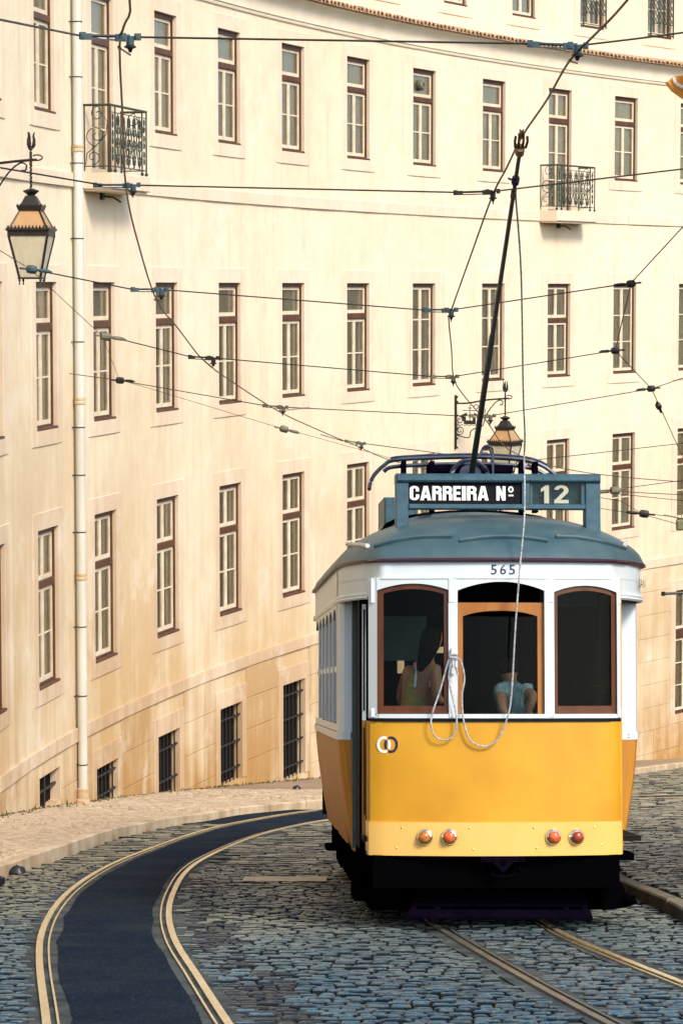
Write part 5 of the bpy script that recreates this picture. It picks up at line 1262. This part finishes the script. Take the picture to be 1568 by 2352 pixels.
m.tube([pb.lerp(pt, .93), pb.lerp(pt, .93) + Vector((-.05, 0, .02))], .008, 5); m.build('hitch', MT['navy'], rope)
# chassis; its lowest black box stands in for the shade under the tram
m = MB(); m.box(XL + .04, XR - .04, .60, 7.6, .12, .38); m.box(XL + .02, XR - .02, .22, 1.1, .37, .61); m.box(-1.0, 1.15, 1.2, 7.4, .30, .62); m.box(-1.04, -.90, .28, 1.2, .50, .62); m.box(XL + .03, XR - .03, .02, .24, .34, .60); T(m, 'underframe_and_shade_block', 'black')
m = MB(); m.box(-1.26, -1.0, 1.7, 2.2, .54, .58); m.box(-1.17, -1.155, 1.75, 2.15, .58, .70); m.box(-1.16, -.95, 1.2, 1.7, .43, .46); m.box(-1.06, -.95, .9, 1.6, .17, .46); T(m, 'left_step', 'black')
m = MB(); v = [(1.0, .35, .40), (1.06, .35, .36), (1.10, .35, .28), (1.18, .35, .22), (1.20, .35, .19), (1.12, .35, .16), (.92, .35, .13), (.88, .35, .36)]
n = len(v); m.add(v + [(a, b + .5, c) for a, b, c in v], [tuple(range(n)), tuple(reversed(range(n, 2 * n)))] + [(i, (i + 1) % n, n + (i + 1) % n, n + i) for i in range(n)]); m.box(1.09, 1.17, .28, .42, .215, .25); T(m, 'sand_pipe_guard', 'black')
m = MB(); m.box(1.05, 1.25, .9, 1.3, .50, .56); T(m, 'right_step', 'black')
for y in (2.6, 5.2):
    for x in (-.44, .48):
        m = MB(); m.lathe([(.10, -.05), (.33, -.05), (.34, .02), (.37, .025), (.37, .05), (.1, .05)], 28, Matrix.Translation((x, y, .36)) @ Matrix.Rotation(R_(90), 4, 'Y')); T(m, 'wheel', 'iron')
m = MB(); m.strip(lin(-.115, .235, 8), lambda x: .555 - .085 * max(0, 1 - abs(x - .06) / .09), K(.592), lambda x: -.135, .04); cp = T(m, 'coupler_plate', 'purple')
m = MB(); m.lathe([(.022, 0), (.022, .004)], 14, Matrix.Translation((.06, -.134, .545)) @ Matrix.Rotation(R_(90), 4, 'X')); T(m, 'coupler_hole', 'black', cp)
m = MB(); m.tube([(.06 + .105 * math.cos(a), -.14, .480 + .04 * math.sin(a)) for a in lin(math.pi * 1.1, math.pi * 1.9, 10)], .007, 6); T(m, 'coupler_loop', 'purple', cp)
for x in (-.09, .21):
    for z in (.575, .49): m = MB(); m.lathe([(.014, 0), (.010, .012), (0, .014)], 8, Matrix.Translation((x, -.13 if z > .5 else .0, z)) @ Matrix.Rotation(R_(90), 4, 'X')); T(m, 'bolt', 'purple', cp)
# life guard tray under the platform
lg = MB(); lg.tube([(-.46, .45, .36), (.66, .45, .345)], .007, 6); lgo = T(lg, 'lifeguard', 'bowblue')
A0, A1 = (-.560, .52, .300), (.762, .52, .296); B0, B1 = (-.690, .0, .100), (.785, .0, .088)
def lp(u, t_): a = [A0[i] + (A1[i] - A0[i]) * u for i in range(3)]; b = [B0[i] + (B1[i] - B0[i]) * u for i in range(3)]; return Vector([a[i] + (b[i] - a[i]) * t_ for i in range(3)])
def plank(u0, u1, t0, t1, lift, name):
    m = MB(); q = [lp(u0, t0), lp(u1, t0), lp(u1, t1), lp(u0, t1)]; up = Vector((0, -.35, .93)) * .022
    m.add([a + up * lift for a in q] + [a + up * (lift - 1) for a in q], [(0, 1, 2, 3), (7, 6, 5, 4), (0, 4, 5, 1), (1, 5, 6, 2), (2, 6, 7, 3), (3, 7, 4, 0)]); T(m, name, 'purple', lgo)
for t0, t1 in ((.0, .22), (.37, .60), (.76, 1.0)): plank(0, 1, t0, t1, 1, 'slat')
for u in (.0, .135, .86, .965): plank(u, u + .03, .0, 1.0, 0, 'cross_bar')

# ------------------------------------------------------------------ passengers on the rear platform
def skin_body(name, verts, edges, radii, m, parent, root=0, sub=2):
    me = bpy.data.meshes.new(name); me.from_pydata(verts, edges, []); ob = bpy.data.objects.new(name, me); COL.objects.link(ob)
    md = ob.modifiers.new('s', 'SKIN'); md.use_smooth_shade = True
    for i, r in enumerate(radii): me.skin_vertices[0].data[i].radius = (r if isinstance(r, tuple) else (r, r)); me.skin_vertices[0].data[i].use_root = (i == root)
    sb = ob.modifiers.new('b', 'SUBSURF'); sb.levels = sb.render_levels = sub
    bpy.context.view_layer.update(); e = bpy.data.meshes.new_from_object(ob.evaluated_get(bpy.context.evaluated_depsgraph_get())); e.materials.clear(); e.materials.append(MT[m])
    for p in e.polygons: p.use_smooth = True
    bpy.data.objects.remove(ob); bpy.data.meshes.remove(me)
    o = bpy.data.objects.new(name, e); COL.objects.link(o); o.parent = parent; return o
def chain(groups):
    V, E, Rr = [], [], []; idx = {}
    for nm, par, p, r in groups: idx[nm] = len(V); V.append(p); Rr.append(r); (E.append((idx[par], idx[nm])) if par else None)
    return V, E, Rr
def person(label, base, head, neck, chest, waist, hip, shL, elL, haL, shR, elR, haR, top, trousers, scale=1):
    r = empty('person', (0, 0, 0), label, 'person'); M = MTm.copy(); M.translation = MTm @ (Vector(base) + Vector((0, -.26, 0))); r.matrix_world = M
    b = Vector(base); g = lambda p: tuple(Vector(p) - b)
    kL = ((hip[0] - .10), hip[1] - .10, base[2] + .42); kR = ((hip[0] + .12), hip[1] - .12, base[2] + .42)
    G = [('hip', None, g(hip), (.14, .11)), ('waist', 'hip', g(waist), (.12, .095)), ('chest', 'waist', g(chest), (.145, .11)), ('neck', 'chest', g(neck), .052), ('jaw', 'neck', g((head[0], head[1], head[2] - .05)), .070), ('head', 'jaw', g((head[0], head[1], head[2] + .03)), .088), ('crown', 'head', g((head[0], head[1], head[2] + .09)), .06),
         ('sL', 'chest', g(shL), .060), ('eL', 'sL', g(elL), .042), ('hL', 'eL', g(haL), .026), ('sR', 'chest', g(shR), .060), ('eR', 'sR', g(elR), .042), ('hR', 'eR', g(haR), .026),
         ('tL', 'hip', g((hip[0] - .09, hip[1] + .01, hip[2] - .10)), .085), ('kL', 'tL', g(kL), .058), ('aL', 'kL', g((kL[0], kL[1] + .06, base[2] + .08)), .04), ('fL', 'aL', g((kL[0], kL[1] - .06, base[2] + .04)), .035),
         ('tR', 'hip', g((hip[0] + .09, hip[1] + .01, hip[2] - .10)), .085), ('kR', 'tR', g(kR), .058), ('aR', 'kR', g((kR[0], kR[1] + .06, base[2] + .08)), .04), ('fR', 'aR', g((kR[0], kR[1] - .06, base[2] + .04)), .035)]
    V, E, Rr = chain(G); body = skin_body('body', V, E, Rr, 'skin', r)
    # hands with five fingers
    for ha, el in ((haL, elL), (haR, elR)):
        d = (Vector(ha) - Vector(el)).normalized(); s_ = d.cross(Vector((0, 0, 1))).normalized(); VV = [g(ha), g(Vector(ha) + d * .07)]; EE = [(0, 1)]; RR2 = [(.026, .02), (.036, .016)]
        for k, ln in enumerate((.060, .072, .068, .052)):
            o_ = s_ * ((k - 1.5) * .020); i = len(VV); a = Vector(ha) + d * .085 + o_; VV += [g(a), g(a + d * ln * .55), g(a + d * ln * .9 + Vector((0, 0, -.025)))]; EE += [(1, i), (i, i + 1), (i + 1, i + 2)]; RR2 += [.010, .009, .0075]
        i = len(VV); a = Vector(ha) + d * .03 + s_ * .035; VV += [g(a), g(a + d * .045 + s_ * .012)]; EE += [(0, i), (i, i + 1)]; RR2 += [.012, .009]
        skin_body('hand', VV, EE, RR2, 'skin', body, 0, 1)
    Tt = [('hip', None, g((hip[0], hip[1], hip[2] + .02)), (.150, .125)), ('waist', 'hip', g(waist), (.135, .112)), ('chest', 'waist', g(chest), (.158, .122)), ('up', 'chest', g(tuple(Vector(chest).lerp(Vector(neck), .35))), (.10, .08))]
    if top == 'shirt': Tt += [('sL', 'chest', g(shL), .082), ('mL', 'sL', g(tuple(Vector(shL).lerp(Vector(elL), .55))), .066), ('sR', 'chest', g(shR), .082), ('mR', 'sR', g(tuple(Vector(shR).lerp(Vector(elR), .35))), .070)]
    V, E, Rr = chain(Tt); skin_body('top', V, E, Rr, top, r)
    V, E, Rr = chain([('hip', None, g(hip), (.150, .122)), ('tL', 'hip', g((hip[0] - .09, hip[1], hip[2] - .10)), .098), ('kL', 'tL', g(kL), .070), ('aL', 'kL', g((kL[0], kL[1] + .06, base[2] + .12)), .055), ('tR', 'hip', g((hip[0] + .09, hip[1], hip[2] - .10)), .098), ('kR', 'tR', g(kR), .070), ('aR', 'kR', g((kR[0], kR[1] + .06, base[2] + .12)), .055)])
    skin_body('trousers', V, E, Rr, trousers, r)
    return r, g
r1, g1_ = person('woman in olive knitted top with dark hair behind the left rear tram window', (-.52, .72, .74), (-.44, .72, 2.32), (-.49, .72, 2.19), (-.53, .72, 1.98), (-.57, .72, 1.78), (-.58, .75, 1.55),
    (-.64, .80, 2.06), (-.70, .95, 1.82), (-.55, 1.05, 1.68), (-.43, .62, 2.06), (-.425, .56, 1.83), (-.33, .62, 1.80), 'knit', 'denim')
V, E, Rr = chain([('a', None, g1_((-.44, .72, 2.42)), .06), ('b', 'a', g1_((-.45, .71, 2.37)), .092), ('c', 'b', g1_((-.47, .69, 2.29)), .090), ('d', 'c', g1_((-.51, .65, 2.18)), .070), ('e', 'd', g1_((-.56, .62, 2.05)), .03)]); skin_body('hair', V, E, Rr, 'hair', r1)
m = MB()
for sx in (-.60, -.475): m.tube([g1_((sx, .60, 1.93)), g1_((sx + .01, .61, 2.02)), g1_((sx + .015, .66, 2.10)), g1_((sx + .01, .75, 2.12))], .013, 6)
m.build('strap', MT['strap'], r1)
r2, g2_ = person('passenger in pale blue patterned shirt bending forward behind the middle rear window', (.26, .80, .74), (.20, .98, 2.06), (.20, .88, 1.98), (.20, .74, 1.84), (.24, .78, 1.66), (.27, .84, 1.45),
    (.10, .66, 1.92), (.10, .52, 1.76), (.18, .50, 1.62), (.31, .70, 1.89), (.365, .60, 1.86), (.30, .56, 1.70), 'shirt', 'denim')
V, E, Rr = chain([('a', None, g2_((.19, 1.0, 2.16)), .06), ('b', 'a', g2_((.19, .96, 2.10)), .100), ('c', 'b', g2_((.20, .92, 2.03)), .09)]); skin_body('hair', V, E, Rr, 'hair', r2)
